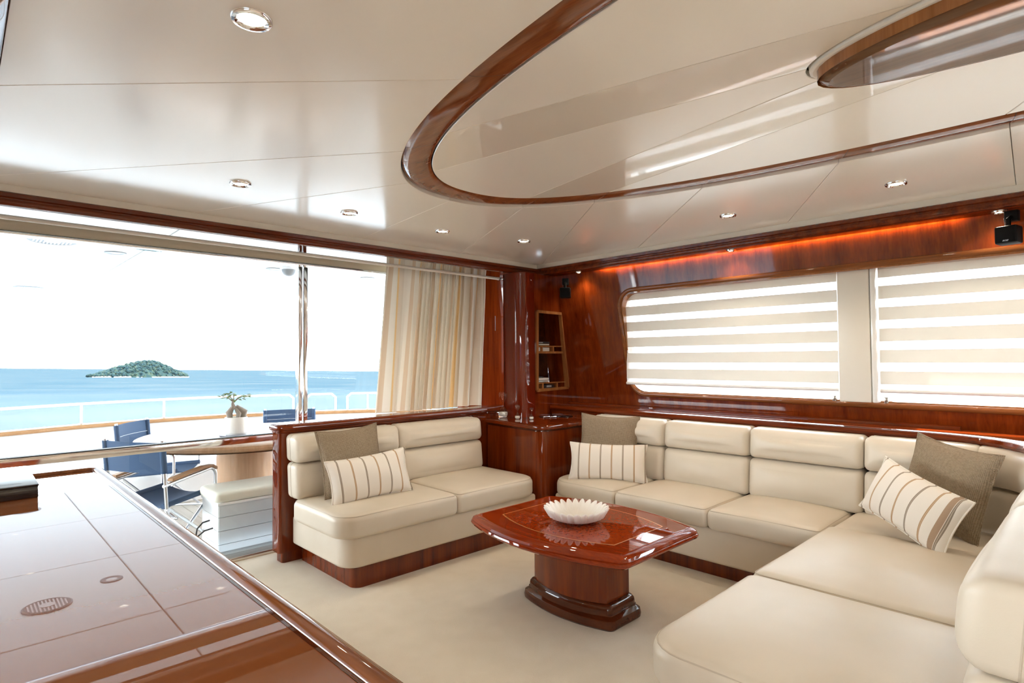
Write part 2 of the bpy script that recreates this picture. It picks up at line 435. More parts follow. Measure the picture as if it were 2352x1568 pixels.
PT = 2*(Y1-Y0)+2*(X1-X0)
corners = [((X1, Y1), Y1-Y0), ((X0, Y1), (Y1-Y0)+(X1-X0)), ((X0, Y0), 2*(Y1-Y0)+(X1-X0)), ((X1, Y0), 0.0)]
def shrink(pts, g):
    n = len(pts); A = sum(pts[i].x*pts[(i+1) % n].y-pts[(i+1) % n].x*pts[i].y for i in range(n))
    if A < 0: pts = pts[::-1]
    out = []
    for i in range(n):
        e1 = (pts[i]-pts[i-1]).normalized(); e2 = (pts[(i+1) % n]-pts[i]).normalized()
        h = Vector((-e1.y, e1.x))+Vector((-e2.y, e2.x)); out.append(pts[i]+h/max(h.length_squared/2, .6)*g)
    return out
def plate(name, pts, z0, z1, mt, parent, g=.0012, bev=.002, **k):
    P = shrink([Vector(p) for p in pts], g); n = len(P); Q = shrink(P, bev)
    V = [Vector((p.x, p.y, z0)) for p in Q]+[Vector((p.x, p.y, z0+bev)) for p in P]+[Vector((p.x, p.y, z1)) for p in P]
    F = [list(range(n))]
    for j in (0, 1): F += [(j*n+i, j*n+(i+1) % n, (j+1)*n+(i+1) % n, (j+1)*n+i) for i in range(n)]
    F.append([2*n+i for i in range(n)])
    me = bpy.data.meshes.new(name); me.from_pydata([tuple(v) for v in V], [], F)
    bm = bmesh.new(); bm.from_mesh(me); bmesh.ops.triangulate(bm, faces=[f for f in bm.faces if len(f.verts) > 4]); bmesh.ops.recalc_face_normals(bm, faces=bm.faces); bm.to_mesh(me); bm.free()
    me.materials.append(MATS[mt]); o = bpy.data.objects.new(name, me); COL.objects.link(o); o.parent = parent
    return tag(o, **k)
ZC = 2.30
for i in range(len(seams)):
    (ra, wa), (rb, wb) = seams[i], seams[(i+1) % len(seams)]
    ia, ib = near(OUT, ra), near(OUT, rb)
    if ib <= ia: ib += NE
    arc = [OUT[j % NE] for j in range(ia, ib+1)]
    pa, pb = peri(wa), peri(wb)
    if pb <= pa: pb += PT
    cs = sorted([(t if t > pa else t+PT, c) for c, t in corners if pa < (t if t > pa else t+PT) < pb])
    pts = arc+[Vector(wb)]+[Vector(c) for t, c in reversed(cs)]+[Vector(wa)]
    plate('ceiling_panel', pts, ZC, 2.335, 'ceiling_panel', ceil)
    # the matching length of the wood ring
    V = []; F = []; m_ = 9
    for j in range(ia, ib+1):
        jj = j
        a = RI0[jj % NE]; b = RI1[jj % NE]
        if j == ia: a = a.lerp(RI0[(jj+1) % NE], .06); b = b.lerp(RI1[(jj+1) % NE], .06)
        for q in range(m_):
            t = q/(m_-1); p = a.lerp(b, t); z = 2.318-.010*(1-(2*t-1)**4)
            V.append(Vector((p.x, p.y, z)))
    for j in range(ib-ia):
        for q in range(m_-1): F.append((j*m_+q, j*m_+q+1, (j+1)*m_+q+1, (j+1)*m_+q))
    mesh('oval_ring_segment', V, F, 'ceiling_wood', ceil, label='half-round mahogany moulding of the ceiling oval')
# inner panels
MED = oval(.262, .872, 2.0, NE, Vector((2.0, -.2)))
isn = [((2.57, 1.92), (2.19, .15)), ((2.36, 2.3), (2.06, .66)), ((1.66, 2.28), (1.95, .66)), ((1.40, 1.86), (1.76, .34)),
       ((1.40, -2.26), (1.76, -.74)), ((1.66, -2.68), (1.95, -1.06)), ((2.36, -2.7), (2.06, -1.06)), ((2.57, -2.32), (2.19, -.55)), ((2.90, .27), (2.262, -.1))]
mts = ['ceiling_gloss', 'ceiling_satin', 'ceiling_gloss', 'ceiling_panel', 'ceiling_gloss', 'ceiling_satin', 'ceiling_gloss', 'ceiling_panel', 'ceiling_panel']
for i in range(len(isn)):
    (ra, ma), (rb, mb_) = isn[i], isn[(i+1) % len(isn)]
    ia, ib = near(INN, ra), near(INN, rb); ja, jb = near(MED, ma), near(MED, mb_)
    if ib <= ia: ib += NE
    if jb <= ja: jb += NE
    pts = [INN[j % NE] for j in range(ia, ib+1)]+[MED[j % NE] for j in range(jb, ja-1, -1)]
    plate('oval_panel', pts, 2.314, 2.335, mts[i], ceil)
MD = [tuple(p) for p in oval(.232, .838, 2.0, 120, Vector((2.0, -.2)))]
MR = [tuple(p) for p in oval(.256, .866, 2.0, 120, Vector((2.0, -.2)))]
slab('medallion_rim', MR, [(.012, 2.306), (.003, 2.309), (0, 2.335)], 'cream_paint', ceil, step=9)
slab('medallion', MD, [(.03, 2.262), (.022, 2.264), (.006, 2.271), (0, 2.279), (.004, 2.307)], 'medallion_wood', ceil, step=9, label='glossy brown lacquered medallion hung in the ceiling oval')
mesh('medallion_edge', [Vector((p[0]+(p[0]-2.0)*.004, p[1]+(p[1]+.2)*.004, z)) for z in (2.272, 2.306) for p in MD],
     [(i, (i+1) % 120, 120+(i+1) % 120, 120+i) for i in range(120)], 'honey_wood', ceil)
# port part of the ceiling beyond a wood strip
plate('ceiling_panel', [Vector(p) for p in ((-2.6, -4), (.028, -4), (.028, 3.87), (-2.6, 3.87))], ZC, 2.335, 'ceiling_panel', ceil)
box('ceiling_strip', (.03, -4, 2.285), (.086, 3.87, 2.335), 'mahogany_y', ceil, .006)

# --- fascia round the ceiling: cream band and wood moulding
path = [(-2.6, Y1), (X1, Y1), (X1, -4)]
fas = empty('trim_1', kind='structure')
sweep('cream_band', [(0, 2.258), (0, 2.345), (.03, 2.345), (.03, 2.258)], path, 'cream_paint', fas)
wpro = [(-.004, 2.262), (-.012, 2.256), (-.012, 2.236), (-.005, 2.230), (-.005, 2.225)] + [(-.005-.012*math.sin(t*PI/6)+.0, 2.208-.017*math.cos(t*PI/6)+0) for t in range(6, -1, -1)] + [(.03, 2.191), (.03, 2.262)]
sweep('wood_moulding', wpro, path, 'mahogany_x', fas, angle=30)
# soffit of the valance above the windows, and the pocket above the curtain
box('soffit_board', (X1+.02, -4, 2.186), (4.19, 3.84, 2.20), 'mahogany_y', fas)
box('led_strip', (4.160, .6, 2.203), (4.188, 3.2, 2.21), 'led_glow', fas, label='warm glowing light strip hidden above the window valance')

# --- right wall: leaning wood panel with a long rounded window opening
KW = .15
def xw(z): return 4.385-KW*(z-1.09)
def wallT(off=0):
    return lambda q: Vector((xw(q.y)+off+q.z, q.x, q.y))      # plan (u=y, v=z, w=thickness outward)
WY0, WY1, WZ0, WZ1 = -3.0, 3.03, 1.085, 1.97
op = rpoly([(WY0, WZ0, .13), (WY1-.03, WZ0, .15), (WY1+.01, WZ1, .13), (WY0, WZ1, .13)], 10)
def wall_with_hole(name, outer, hole, th, T, mt, parent=None, **k):
    bm = bmesh.new()
    vo = [bm.verts.new((p[0], p[1], 0)) for p in outer]; vh = [bm.verts.new((p[0], p[1], 0)) for p in hole]
    eo = [bm.edges.new((vo[i], vo[(i+1) % len(vo)])) for i in range(len(vo))]; eh = [bm.edges.new((vh[i], vh[(i+1) % len(vh)])) for i in range(len(vh))]
    bmesh.ops.triangle_fill(bm, edges=eo+eh, use_beauty=True)
    r = bmesh.ops.extrude_face_region(bm, geom=bm.faces[:])
    for g in r['geom']:
        if isinstance(g, bmesh.types.BMVert): g.co.z += th
    bm.verts.index_update()
    V = [T(q.co) for q in bm.verts]; F = [[q.index for q in f.verts] for f in bm.faces]; bm.free()
    return mesh(name, V, F, mt, parent, angle=30, **k)
wr = wall_with_hole('wall_right', [(-4, 0), (3.95, 0), (3.95, 2.345), (-4, 2.345)], op, .05, wallT(), 'mahogany_wall', kind='structure')
# raised lip and reveal of the opening
def rim(name, ring, prof, T, mt, parent, closed=True):
    P = [Vector(p[:2]) for p in ring]; n = len(P); q = len(prof); V = []; F = []
    for i in range(n):
        e1 = (P[i]-P[i-1]).normalized(); e2 = (P[(i+1) % n]-P[i]).normalized(); h = Vector((e1.y, -e1.x))+Vector((e2.y, -e2.x)); h = h/max(h.length_squared/2, .5)
        for o, w in prof: V.append(T(Vector((P[i].x+h.x*o, P[i].y+h.y*o, w))))
    for i in range(n):
        for j in range(q): F.append((i*q+j, ((i+1) % n)*q+j, ((i+1) % n)*q+(j+1) % q, i*q+(j+1) % q))
    return mesh(name, V, F, mt, parent)
lip = [(-.002, .0), (-.002, -.008), (.006, -.016), (.018, -.018), (.030, -.012), (.036, 0), (.036, .02), (-.002, .02)]
rim('window_lip', op, lip, wallT(), 'lip_wood', wr)
rim('window_reveal', op, [(-.012, .0), (.0, .0), (.0, .11), (-.012, .11)], wallT(), 'honey_wood', wr)
# window: fixed glass, cream mullion post, outer bent frame
win = empty('window_1', (4.4, 0, 1.1), kind='structure')
def wchild(o, par):   # parent while keeping world coordinates
    o.parent = par; o.matrix_parent_inverse = Matrix.Translation(par.location).inverted(); return o
wchild(MB().box((4.50, -3.2, .95), (4.508, 3.15, 2.15)).build('pane', 'glass'), win)
wchild(MB().box((4.285, 1.098, 1.092), (4.36, 1.285, 1.99), .006).build('mullion_post', 'cream_paint'), win)
wchild(MB().box((4.285, 1.062, 1.092), (4.36, 1.092, 1.99), .006).build('mullion_bead', 'white_gloss'), win)
wchild(MB().tube([(4.47, 3.08, 1.30), (4.47, 2.62, 2.06)], .035, 8).build('raked_frame', 'white_paint'), win)
wchild(MB().box((4.46, 1.02, .95), (4.50, 1.34, 2.15)).build('outer_post', 'white_paint'), win)
wchild(MB().box((4.46, -3.1, 2.05), (4.52, 3.15, 2.15)).build('outer_head', 'white_paint'), win)
wchild(MB().box((4.44, -3.1, .9), (4.52, 3.15, 1.075)).build('outer_sill', 'white_paint'), win)

# zebra blinds
def blind(y0, y1, label, endgap):
    b = empty('zebra_blind', (4.335, (y0+y1)/2, 1.1), label=label, cat='blind', group='zebra roller blinds')
    def add(o): o.parent = b; o.matrix_parent_inverse = Matrix.Translation(b.location).inverted()
    z = 1.985
    for k in range(6):
        t = z-.138*k
        add(MB().box((4.328, y0, t-.083), (4.331, y1, t)).build('opaque_band', 'blind_band'))
        add(MB().box((4.3295, y0, t-.139), (4.3305, y1, t-.082)).build('sheer_band', 'blind_sheer'))
    zb = z-.138*6
    add(MB().tube([(4.33, y0, zb+.012), (4.33, y1, zb+.012)], .013, 10).build('bottom_rail', 'white_gloss'))
    for yy in ((y0+.03,) if endgap else (y1-.03,)):
        add(MB().box((4.325, yy-.012, 1.088), (4.35, yy+.012, 1.128), .003).build('hold_down_bracket', 'steel'))
    return b
blind(1.30, 3.02, 'cream zebra blind with a rounded window corner beside it, next to the bookcase', 1)
blind(-1.6, 1.055, 'cream zebra blind beyond the cream mullion post, under the black box speaker', 0)

# ledge (wood) running along the window wall and curving round behind the sofa
lp = [(4.42, 3.74), (4.42, .78)] + [(4.42-.85*(1-math.cos(t*PI/20)), .78-.85*math.sin(t*PI/20)) for t in range(1, 11)] + [(3.45, -.07)]
lg = empty('trim_2', kind='structure')
wl = .30
lpro = [(-wl-.004, .875), (-wl-.006, .905), (-wl-.018, .912), (-wl-.024, .925), (-wl-.018, .941), (-wl-.006, .948), (-.02, .948), (-.02, .875)]
# travel is towards the camera, so the room lies on the right: negative offsets
sweep('ledge_cap', lpro, lp, 'mahogany_y', lg, angle=35)
sweep('ledge_body', [(-wl+.004, .30), (-wl+.004, .878), (-.03, .878), (-.03, .30)], lp, 'mahogany_wall', lg, angle=35)
sweep('ledge_upstand', [(-.055, .946), (-.055, .962), (-.045, .968), (-.03, .968), (-.03, .946)], lp[:3], 'mahogany_y', lg, angle=35)

# --- aft corner: wood panel beside the curtain, lacquered post, bookcase bulkhead
box('wall_corner', (3.46, 4.275, .90), (4.5, 4.345, 2.345), 'mahogany_wall', kind='structure')
pp = rpoly([(3.705, 3.92, .0), (3.725, 3.745, .10), (3.895, 3.735, .01), (3.93, 3.93, 0), (3.74, 4.0, 0)], 8)
slab('trim_3', pp, [(0, .857), (0, 2.188)], 'post_lacquer', kind='structure', step=9)
hole = [(3.925, 1.095), (4.365, 1.104), (4.283, 1.828), (3.933, 1.834)]
wall_with_hole('wall_bulkhead', [(3.90, .857), (4.46, .857), (4.24, 2.186), (3.90, 2.186)], hole, .02, lambda q: Vector((q.x, 3.75+q.z, q.y)), 'mahogany_wall', kind='structure')

# --- low partition behind the settee
lw_ = empty('wall_low', (1.62, 4.05, 0), kind='structure')
wchild(slab('partition_body', rpoly([(1.615, 3.985, .025), (3.66, 3.985, 0), (3.66, 4.13, 0), (1.615, 4.13, .04)]), [(0, .075), (0, .90)], 'mahogany_z'), lw_)
wchild(slab('partition_foot', rpoly([(1.648, 4.005, .02), (3.66, 4.005, 0), (3.66, 4.12, 0), (1.648, 4.12, .03)]), [(0, 0), (0, .08)], 'mahogany_z'), lw_)
wchild(slab('partition_cap', rpoly([(1.592, 3.955, .06), (3.82, 3.955, 0), (3.82, 4.16, 0), (1.592, 4.16, .06)]), [(.02, .893), (.012, .899), (.012, .910), (.002, .916), (0, .93), (.004, .943), (.014, .951), (.03, .954)], 'mahogany_x', angle=30), lw_)

# --- glass door front (aft)
dr = empty('door_1', (1.0, 4.4, 0), kind='structure')
GY = 4.40
def D(o): return wchild(o, dr)
D(box('threshold', (-2.6, 4.30, -.02), (3.8, 4.50, .02), 'steel', None, .006))
D(box('threshold_step', (-2.6, 4.27, -.02), (3.8, 4.30, .008), 'beige_metal', None, .003))
D(box('head_beam', (-2.6, 4.36, 2.150), (3.8, 4.46, 2.222), 'beige_metal', None, .004))
D(box('head_channel', (-2.6, 4.35, 2.132), (3.8, 4.45, 2.150), 'chrome', None, .003))
D(box('pane', (-2.55, GY-.004, 2.222), (3.8, GY+.004, 2.5), 'glass'))
D(box('pane', (1.99, GY-.004, .02), (3.8, GY+.004, 2.14), 'glass'))
D(box('pane', (-2.55, GY-.004, .85), (1.92, GY+.004, 2.14), 'glass'))
D(box('pane', (-2.55, GY-.004, .02), (1.92, GY+.004, .80), 'glass'))
D(box('mid_rail', (-2.55, GY-.025, .798), (1.92, GY+.025, .848), 'chrome', None, .004))
D(box('mid_rail_gasket', (-2.55, GY-.026, .849), (1.92, GY+.026, .853), 'black_plastic'))
for x in (1.918, 1.962):
    D(box('stile', (x, GY-.03, .02), (x+.032, GY+.03, 2.14), 'chrome', None, .008))
for x in (1.93, 1.966):
    D(box('upper_stile', (x, GY-.02, 2.222), (x+.02, GY+.02, 2.5), 'mahogany_z', None, .004))
# far and port walls, out of the picture: port opening put in and sized for its daylight
wall_with_hole('wall_left', [(-4, 0), (4.4, 0), (4.4, 2.345), (-4, 2.345)], [(-3.2, 1.2), (-.4, 1.2), (-.4, 1.9), (-3.2, 1.9)], .06, lambda q: Vector((-2.6-q.z, q.x, q.y)), 'wall_neutral', kind='structure')
box('wall_front', (-2.6, -4.08, 0), (4.5, -4, 2.345), 'wall_neutral', kind='structure')

# ================================================================== FURNITURE
def seat_cushion(root, poly, z0, z1, r=.045, puff=.022, step=.06):
    c = slab('seat_cushion', poly, rprof(z0, z1, r, r*.8), 'leather', root, puff=puff, step=step, soft=True)
    loop_seam('piping', poly, z1-r*.35, r*.32, .0032, 'leather_seam', c)
    return c
def back_cushion(root, T, u0, u1, v0, v1, th, r=.05, puff=.02, rr=.035):
    poly = rpoly([(u0, v0, rr), (u1, v0, rr), (u1, v1, rr), (u0, v1, rr)], 5)
    c = slab('back_cushion', poly, rprof(0, th, r, .01), 'leather', root, puff=puff, T=T, soft=True)
    loop_seam('piping', poly, th*.35, .001, .0032, 'leather_seam', c, T)
    return c

# --- settee against the partition
st = empty('settee', label='two-seat cream leather settee against the wood partition under the curtain', cat='sofa')
slab('plinth', rpoly([(1.775, 3.24, .06), (3.40, 3.24, 0), (3.40, 3.98, 0), (1.775, 3.98, 0)]), [(0, 0), (0, .14)], 'mahogany_z', st)
slab('base_panel', rpoly([(1.70, 3.205, .12), (3.34, 3.205, .02), (3.34, 3.975, 0), (1.70, 3.975, .03)]), rprof(.132, .325, .02, .02), 'leather', st)
seat_cushion(st, rpoly([(1.645, 3.165, .13), (2.524, 3.165, .025), (2.524, 3.86, .02), (1.645, 3.86, .06)]), .318, .470)
seat_cushion(st, rpoly([(2.530, 3.165, .025), (3.335, 3.165, .13), (3.335, 3.86, .02), (2.530, 3.86, .02)]), .318, .470)
def setT(q): return Vector((q.x, 3.955-q.z+.10*(q.y-.70), q.y))
for u0, u1 in ((1.655, 2.470), (2.474, 3.300)):
    back_cushion(st, setT, u0, u1, .46, .700, .165)
    back_cushion(st, setT, u0, u1, .703, .888, .185, r=.065)

# --- U-shaped sofa along the window wall and round the corner
sf = empty('corner_sofa', label='long cream leather corner sofa running under the windows', cat='sofa')
slab('plinth', rpoly([(3.525, 3.12, 0), (3.525, 1.02, 0), (1.80, 1.02, .05), (1.80, .10, 0), (4.1, .10, 0), (4.1, 3.12, 0)]), [(0, 0), (0, .105)], 'mahogany_z', sf, step=.2)
slab('base_panel', rpoly([(3.455, 3.13, .05), (3.455, 1.09, .04), (1.73, 1.09, .10), (1.73, .09, 0), (4.12, .09, 0), (4.12, 3.13, .02)]), rprof(.10, .322, .02, .02), 'leather', sf, step=.1)
ys = [3.135, 2.505, 1.800, 1.130]
seat_cushion(sf, rpoly([(3.405, ys[0], .17), (3.405, ys[1]+.003, .025), (4.03, ys[1]+.003, .02), (4.03, ys[0], .04)]), .315, .452)
for i in (1, 2):
    seat_cushion(sf, rpoly([(3.405, ys[i]-.003, .025), (3.405, ys[i+1]+.003, .025), (4.03, ys[i+1]+.003, .02), (4.03, ys[i]-.003, .02)]), .315, .452, puff=.03)
seat_cushion(sf, rpoly([(3.535, 1.127, .025), (4.03, 1.127, .02), (4.03, .28, .25), (3.535, .25, .02)]), .315, .452, puff=.018)
seat_cushion(sf, rpoly([(2.535, 1.135, .03), (3.528, 1.135, .03), (3.528, .25, .02), (2.535, .25, .02)]), .315, .462, puff=.03)
seat_cushion(sf, rpoly([(1.655, 1.135, .15), (2.528, 1.135, .03), (2.528, .25, .02), (1.655, .25, .04)]), .315, .462, puff=.028)
def sofT(q): return Vector((4.108-q.z+.10*(q.y-.70), q.x, q.y))
for u0, u1 in ((ys[1]-.07+.003, 3.135), (1.772, ys[1]-.073), (1.072, 1.768), (.50, 1.068)):
    back_cushion(sf, sofT, u0, u1, .44, .700, .165)
    back_cushion(sf, sofT, u0, u1, .703, .905, .18, r=.065)
# curved corner back and the return towards the room
def corner_back(z0, z1, th, r):
    cx_ = 3.505
    V = []; F = []; pro = []
    for k in range(7): t = k*PI/12; pro.append((th-r+r*math.sin(t), z0+r*.4*(1-math.cos(t))))
    pro = [(0, z0), (th-.03, z0), (th-.008, z0+.008), (th, z0+.03), (th+.012, (z0+z1)/2), (th, z1-r)] + [(th-r+r*math.cos(k*PI/12), z1-r+r*math.sin(k*PI/12)) for k in range(1, 7)] + [(0, z1)]
    pts = [(4.108, .50)] + [(cx_+(4.108-cx_)*math.cos(t*PI/24), .50-(.50-.09)*math.sin(t*PI/24)) for t in range(1, 12)] + [(cx_, .09)]
    return sweep('corner_back_cushion', [(-o, z) for o, z in pro][::-1], pts, 'leather', sf, angle=50)
corner_back(.44, .700, .165, .04); corner_back(.703, .905, .18, .065)
def retT(q): return Vector((q.x, .090+q.z-.10*(q.y-.70), q.y))
for u0, u1 in ((1.61, 2.555), (2.56, 3.50)):
    back_cushion(sf, retT, u0, u1, .44, .700, .165)
    back_cushion(sf, retT, u0, u1, .703, .915, .19, r=.07)

box('back_panel', (1.63, .05, .0), (3.50, .082, .86), 'mahogany_wall', sf, .004)

# --- corner cabinet with the continuous top
cab = empty('corner_cabinet', (3.8, 3.55, 0), label='mahogany corner cabinet with rounded front between the settee and the sofa', cat='cabinet')
wchild(slab('cabinet_body', rpoly([(3.41, 3.205, .09), (4.08, 3.205, 0), (4.30, 3.74, 0), (3.70, 3.98, 0), (3.49, 3.95, 0)], 10), [(0, 0), (0, .80)], 'mahogany_wall', step=.5), cab)
wchild(slab('recess', rpoly([(3.425, 3.22, .09), (4.08, 3.22, 0), (4.30, 3.74, 0), (3.70, 3.98, 0), (3.50, 3.95, 0)], 10), [(0, .79), (0, .825)], 'base_wood', step=.5), cab)
wchild(slab('cabinet_top', rpoly([(3.375, 3.165, .11), (4.12, 3.165, 0), (4.40, 3.745, 0), (3.80, 3.95, 0), (3.47, 3.96, 0)], 10), [(.012, .815), (.002, .822), (0, .835), (.004, .848), (.014, .855), (.03, .857)], 'mahogany_y', angle=30, step=.5), cab)

# --- bookcase set in the bulkhead
bc = empty('bookcase', (4.12, 3.75, 1.09), label='narrow wood-framed bookcase niche beside the red lacquered post', cat='bookcase')
def B(o): return wchild(o, bc)
B(MB().add([(3.92, 3.99, 1.08), (4.37, 3.99, 1.08), (4.29, 3.99, 1.85), (3.92, 3.99, 1.85)], [(0, 1, 2, 3)]).build('back_panel', 'base_wood'))
B(MB().add([(3.918, 3.77, 1.08), (3.918, 3.99, 1.08), (3.918, 3.99, 1.85), (3.918, 3.77, 1.85)], [(0, 1, 2, 3)]).build('side_panel', 'mahogany_wall'))
B(MB().add([(4.372, 3.77, 1.08), (4.372, 3.99, 1.08), (4.285, 3.99, 1.85), (4.285, 3.77, 1.85)], [(0, 1, 2, 3)]).build('side_panel', 'mahogany_wall'))
B(MB().box((3.918, 3.77, 1.836), (4.29, 3.99, 1.85)).build('top_panel', 'mahogany_wall'))
hp = [Vector((p[0], 0, p[1])) for p in hole]
def bar(a, b, w, name='frame_rail'):
    a = Vector((a[0], 3.745, a[1])); b = Vector((b[0], 3.745, b[1])); d = (b-a).normalized(); n = Vector((-d.z, 0, d.x))*w/2
    V = []
    for yy in (-.012, .03):
        V += [a+n+Vector((0, yy, 0)), a-n+Vector((0, yy, 0)), b-n+Vector((0, yy, 0)), b+n+Vector((0, yy, 0))]
    return B(mesh(name, V, [(0, 1, 2, 3), (7, 6, 5, 4), (0, 4, 5, 1), (1, 5, 6, 2), (2, 6, 7, 3), (3, 7, 4, 0)], 'honey_wood'))
for i in range(4): bar(hole[i], hole[(i+1) % 4], .026)
def xr(z): return 4.365+(4.283-4.365)*(z-1.104)/(1.828-1.104)
for z0, z1 in ((1.104, 1.160), (1.452, 1.508)):
    B(box('shelf', (3.92, 3.755, z0-.012), (xr(z0)-.012, 3.985, z0+.008), 'honey_wood'))
    B(box('tray_rail', (3.92, 3.755, z1-.004), (xr(z1)-.012, 3.77, z1+.006), 'honey_wood'))
    B(box('tray_deck', (3.92, 3.77, z1-.004), (xr(z1)-.012, 3.985, z1+.004), 'base_wood'))
    for f in ((.22, .68) if z0 < 1.3 else (.22, .62)):
        xx = 3.925+(xr(z0)-3.925)*f; B(box('divider', (xx-.009, 3.756, z0), (xx+.009, 3.9, z1), 'honey_wood'))
def book(x0, x1, y0, y1, z0, z1, mt, label):
    e = empty('book', ((x0+x1)/2, (y0+y1)/2, z0), label=label, cat='book')
    wchild(box('cover', (x0, y0, z0), (x1, y1, z1), mt, None, .002), e)
    wchild(box('pages', (x0+.004, y0-.001, z0+.004), (x1-.001, y0+.01, z1-.004), 'book_white'), e) if mt != 'book_black' else wchild(box('spine_print', (x0+.05, y0-.0015, z0+.005), (x0+.12, y0+.001, z1-.004), 'book_grey'), e)
book(3.935, 4.15, 3.79, 3.95, 1.518, 1.534, 'book_olive', 'olive book lying lowest on the upper bookcase shelf')
book(3.935, 4.15, 3.785, 3.95, 1.535, 1.553, 'book_black', 'black book with grey spine print on the upper bookcase shelf')
book(3.935, 4.02, 3.775, 3.93, 1.462, 1.500, 'book_white', 'white book in the left slot below the upper bookcase shelf')
book(4.035, 4.135, 3.775, 3.93, 1.462, 1.498, 'book_white', 'white book in the middle slot below the upper bookcase shelf')
book(3.935, 4.14, 3.785, 3.95, 1.167, 1.182, 'book_grey', 'grey book lying lowest in the pile on the lower bookcase shelf')
book(3.935, 4.135, 3.785, 3.95, 1.183, 1.207, 'book_white', 'thick white book on the pile on the lower bookcase shelf')
book(3.935, 4.08, 3.80, 3.94, 1.208, 1.219, 'book_black', 'thin black book on top of the pile on the lower bookcase shelf')
book(4.04, 4.20, 3.775, 3.93, 1.113, 1.138, 'book_black', 'black book with grey print in the slot under the lower bookcase shelf')

# --- hourglasses on the cabinet
def hourglass(x, y, h, label):
    z = .857; e = empty('hourglass', (x, y, z), label=label, cat='hourglass', group='hourglasses on the corner cabinet')
    r = h*.185; prof = []
    pr = [(.02, 0), (.62, .01), (.9, .05), (1, .12), (.97, .2), (.8, .29), (.5, .38), (.2, .455), (.12, .49)]
    pr = [(a*r, b*h) for a, b in pr]; pr += [(a, h-b) for a, b in reversed(pr[:-1])]
    MB().lathe(pr, n=24).build('glass_bulb', 'thin_glass', e)
    sp_ = [(.02, .012), (.60, .02), (.86, .055), (.94, .12), (.90, .19), (.0, .205)]
    MB().lathe([(a*r, b*h) for a, b in sp_], n=20).build('sand', 'sand', e)
hourglass(3.665, 3.93, .235, 'tallest glass hourglass with white sand on the corner cabinet')
hourglass(3.625, 3.70, .130, 'medium glass hourglass with white sand, next to the tallest on the cabinet')
hourglass(3.685, 3.585, .108, 'smallest glass hourglass with white sand in front of the post')
# flat black trays
t = empty('remote_tray', (3.95, 3.62, .857), label='flat black tray with chrome tips lying on the corner cabinet', cat='tray')
wchild(box('tray_plate', (3.86, 3.58, .858), (4.06, 3.66, .866), 'black_gloss', None, .003), t)
for yy, xx in ((3.585, 3.84), (3.54, 3.88)):
    wchild(MB().tube([(xx, yy, .865), (xx+.07, yy-.01, .865)], .006, 8).build('chrome_tip', 'chrome'), t)
tb = empty('tablet', (4.12, 3.55, .857), .3, label='thin black tablet lying on the cabinet in front of the bookcase', cat='tablet')
box('tablet_body', (-.12, -.07, .0), (.12, .07, .008), 'black_gloss', tb, .003)

# --- coffee table
ct = empty('coffee_table', (2.56, 2.12, 0), label='bowed mahogany coffee table with inlaid burl top on a pedestal', cat='table')
def bowed(he, hm, hl, r, n=14, re=0):
    pts = []
    ff = lambda t: he+(hm-he)*(1-t*t)
    R = [(ff(-1+2*i/n), hl*(-1+2*i/n)) for i in range(n+1)]
    right = R; left = [(-x, y) for x, y in reversed(R)]
    P = [(x, y, r if i in (0, n) else 0) for i, (x, y) in enumerate(right)] + [(x, y, r if i in (0, n) else 0) for i, (x, y) in enumerate(left)]
    return rpoly(P, 7)
slab('table_top', bowed(.345, .475, .555, .06), [(.05, .418), (.02, .421), (.006, .430), (0, .441), (.003, .450), (.008, .4525), (.006, .457), (.012, .468), (.026, .476), (.042, .4785), (.046, .4765), (.05, .4785), (.055, .48)], 'table_veneer', ct, step=.05, angle=28)
slab('burl_panel', bowed(.215, .315, .395, .004), [(0, .4795), (0, .4806)], 'table_burl', ct, step=.05)
P = bowed(.222, .322, .402, .004); Q = bowed(.215, .315, .395, .004)
n_ = len(P); mesh('inlay_line', [(p.x, p.y, .4808) for p in P]+[(p.x, p.y, .4808) for p in Q], [(i, (i+1) % n_, n_+(i+1) % n_, n_+i) for i in range(n_)], 'inlay', ct)
slab('pedestal', bowed(.10, .165, .26, .004), [(0, .11), (0, .425)], 'mahogany_wall', ct, step=.05)
slab('pedestal_base', bowed(.135, .20, .325, .05), [(.012, 0), (.003, .01), (0, .03), (.006, .052), (.02, .062), (.028, .066), (.028, .074)], 'base_wood', ct, step=.04, angle=30)
slab('base_step', bowed(.115, .18, .295, .04), [(0, .06), (.0, .09), (.004, .105), (.014, .116), (.03, .12)], 'base_wood', ct, step=.04, angle=30)

# fluted bowl
bw = empty('fluted_bowl', (2.54, 2.125, .4806), label='white fluted ceramic bowl on the coffee table', cat='bowl')
nf = 26; nn = nf*8; prof = [(.20, .006, 0), (.62, .012, .15), (.86, .030, .5), (1.0, .062, 1), (1.02, .072, 1), (.985, .075, 1), (.93, .066, 1), (.75, .036, .75), (.45, .018, .35), (.15, .014, .05)]
V = []; F = []; R0 = .182
for r, z, fl in prof:
    for k in range(nn):
        a = 2*PI*k/nn; s_ = abs(math.cos(nf*a/2))
        rr = R0*r*(1-.15*fl*(1-s_**1.3)); zz = z+.020*fl*(s_-.6) if z > .03 else z
        V.append((rr*math.cos(a), rr*math.sin(a), zz))
for i in range(len(prof)-1):
    for k in range(nn): F.append((i*nn+k, i*nn+(k+1) % nn, (i+1)*nn+(k+1) % nn, (i+1)*nn+k))
F.append([(len(prof)-1)*nn+k for k in range(nn)]); F.append(list(range(nn))[::-1])
mesh('bowl', V, F, 'ceramic', bw, angle=60)
for k in range(3):
    a = 2*PI*k/3+2.3; MB().lathe([(.007, 0), (.007, .012)], (.07*math.cos(a), .07*math.sin(a), 0), 10).build('foot', 'plate_base', bw)

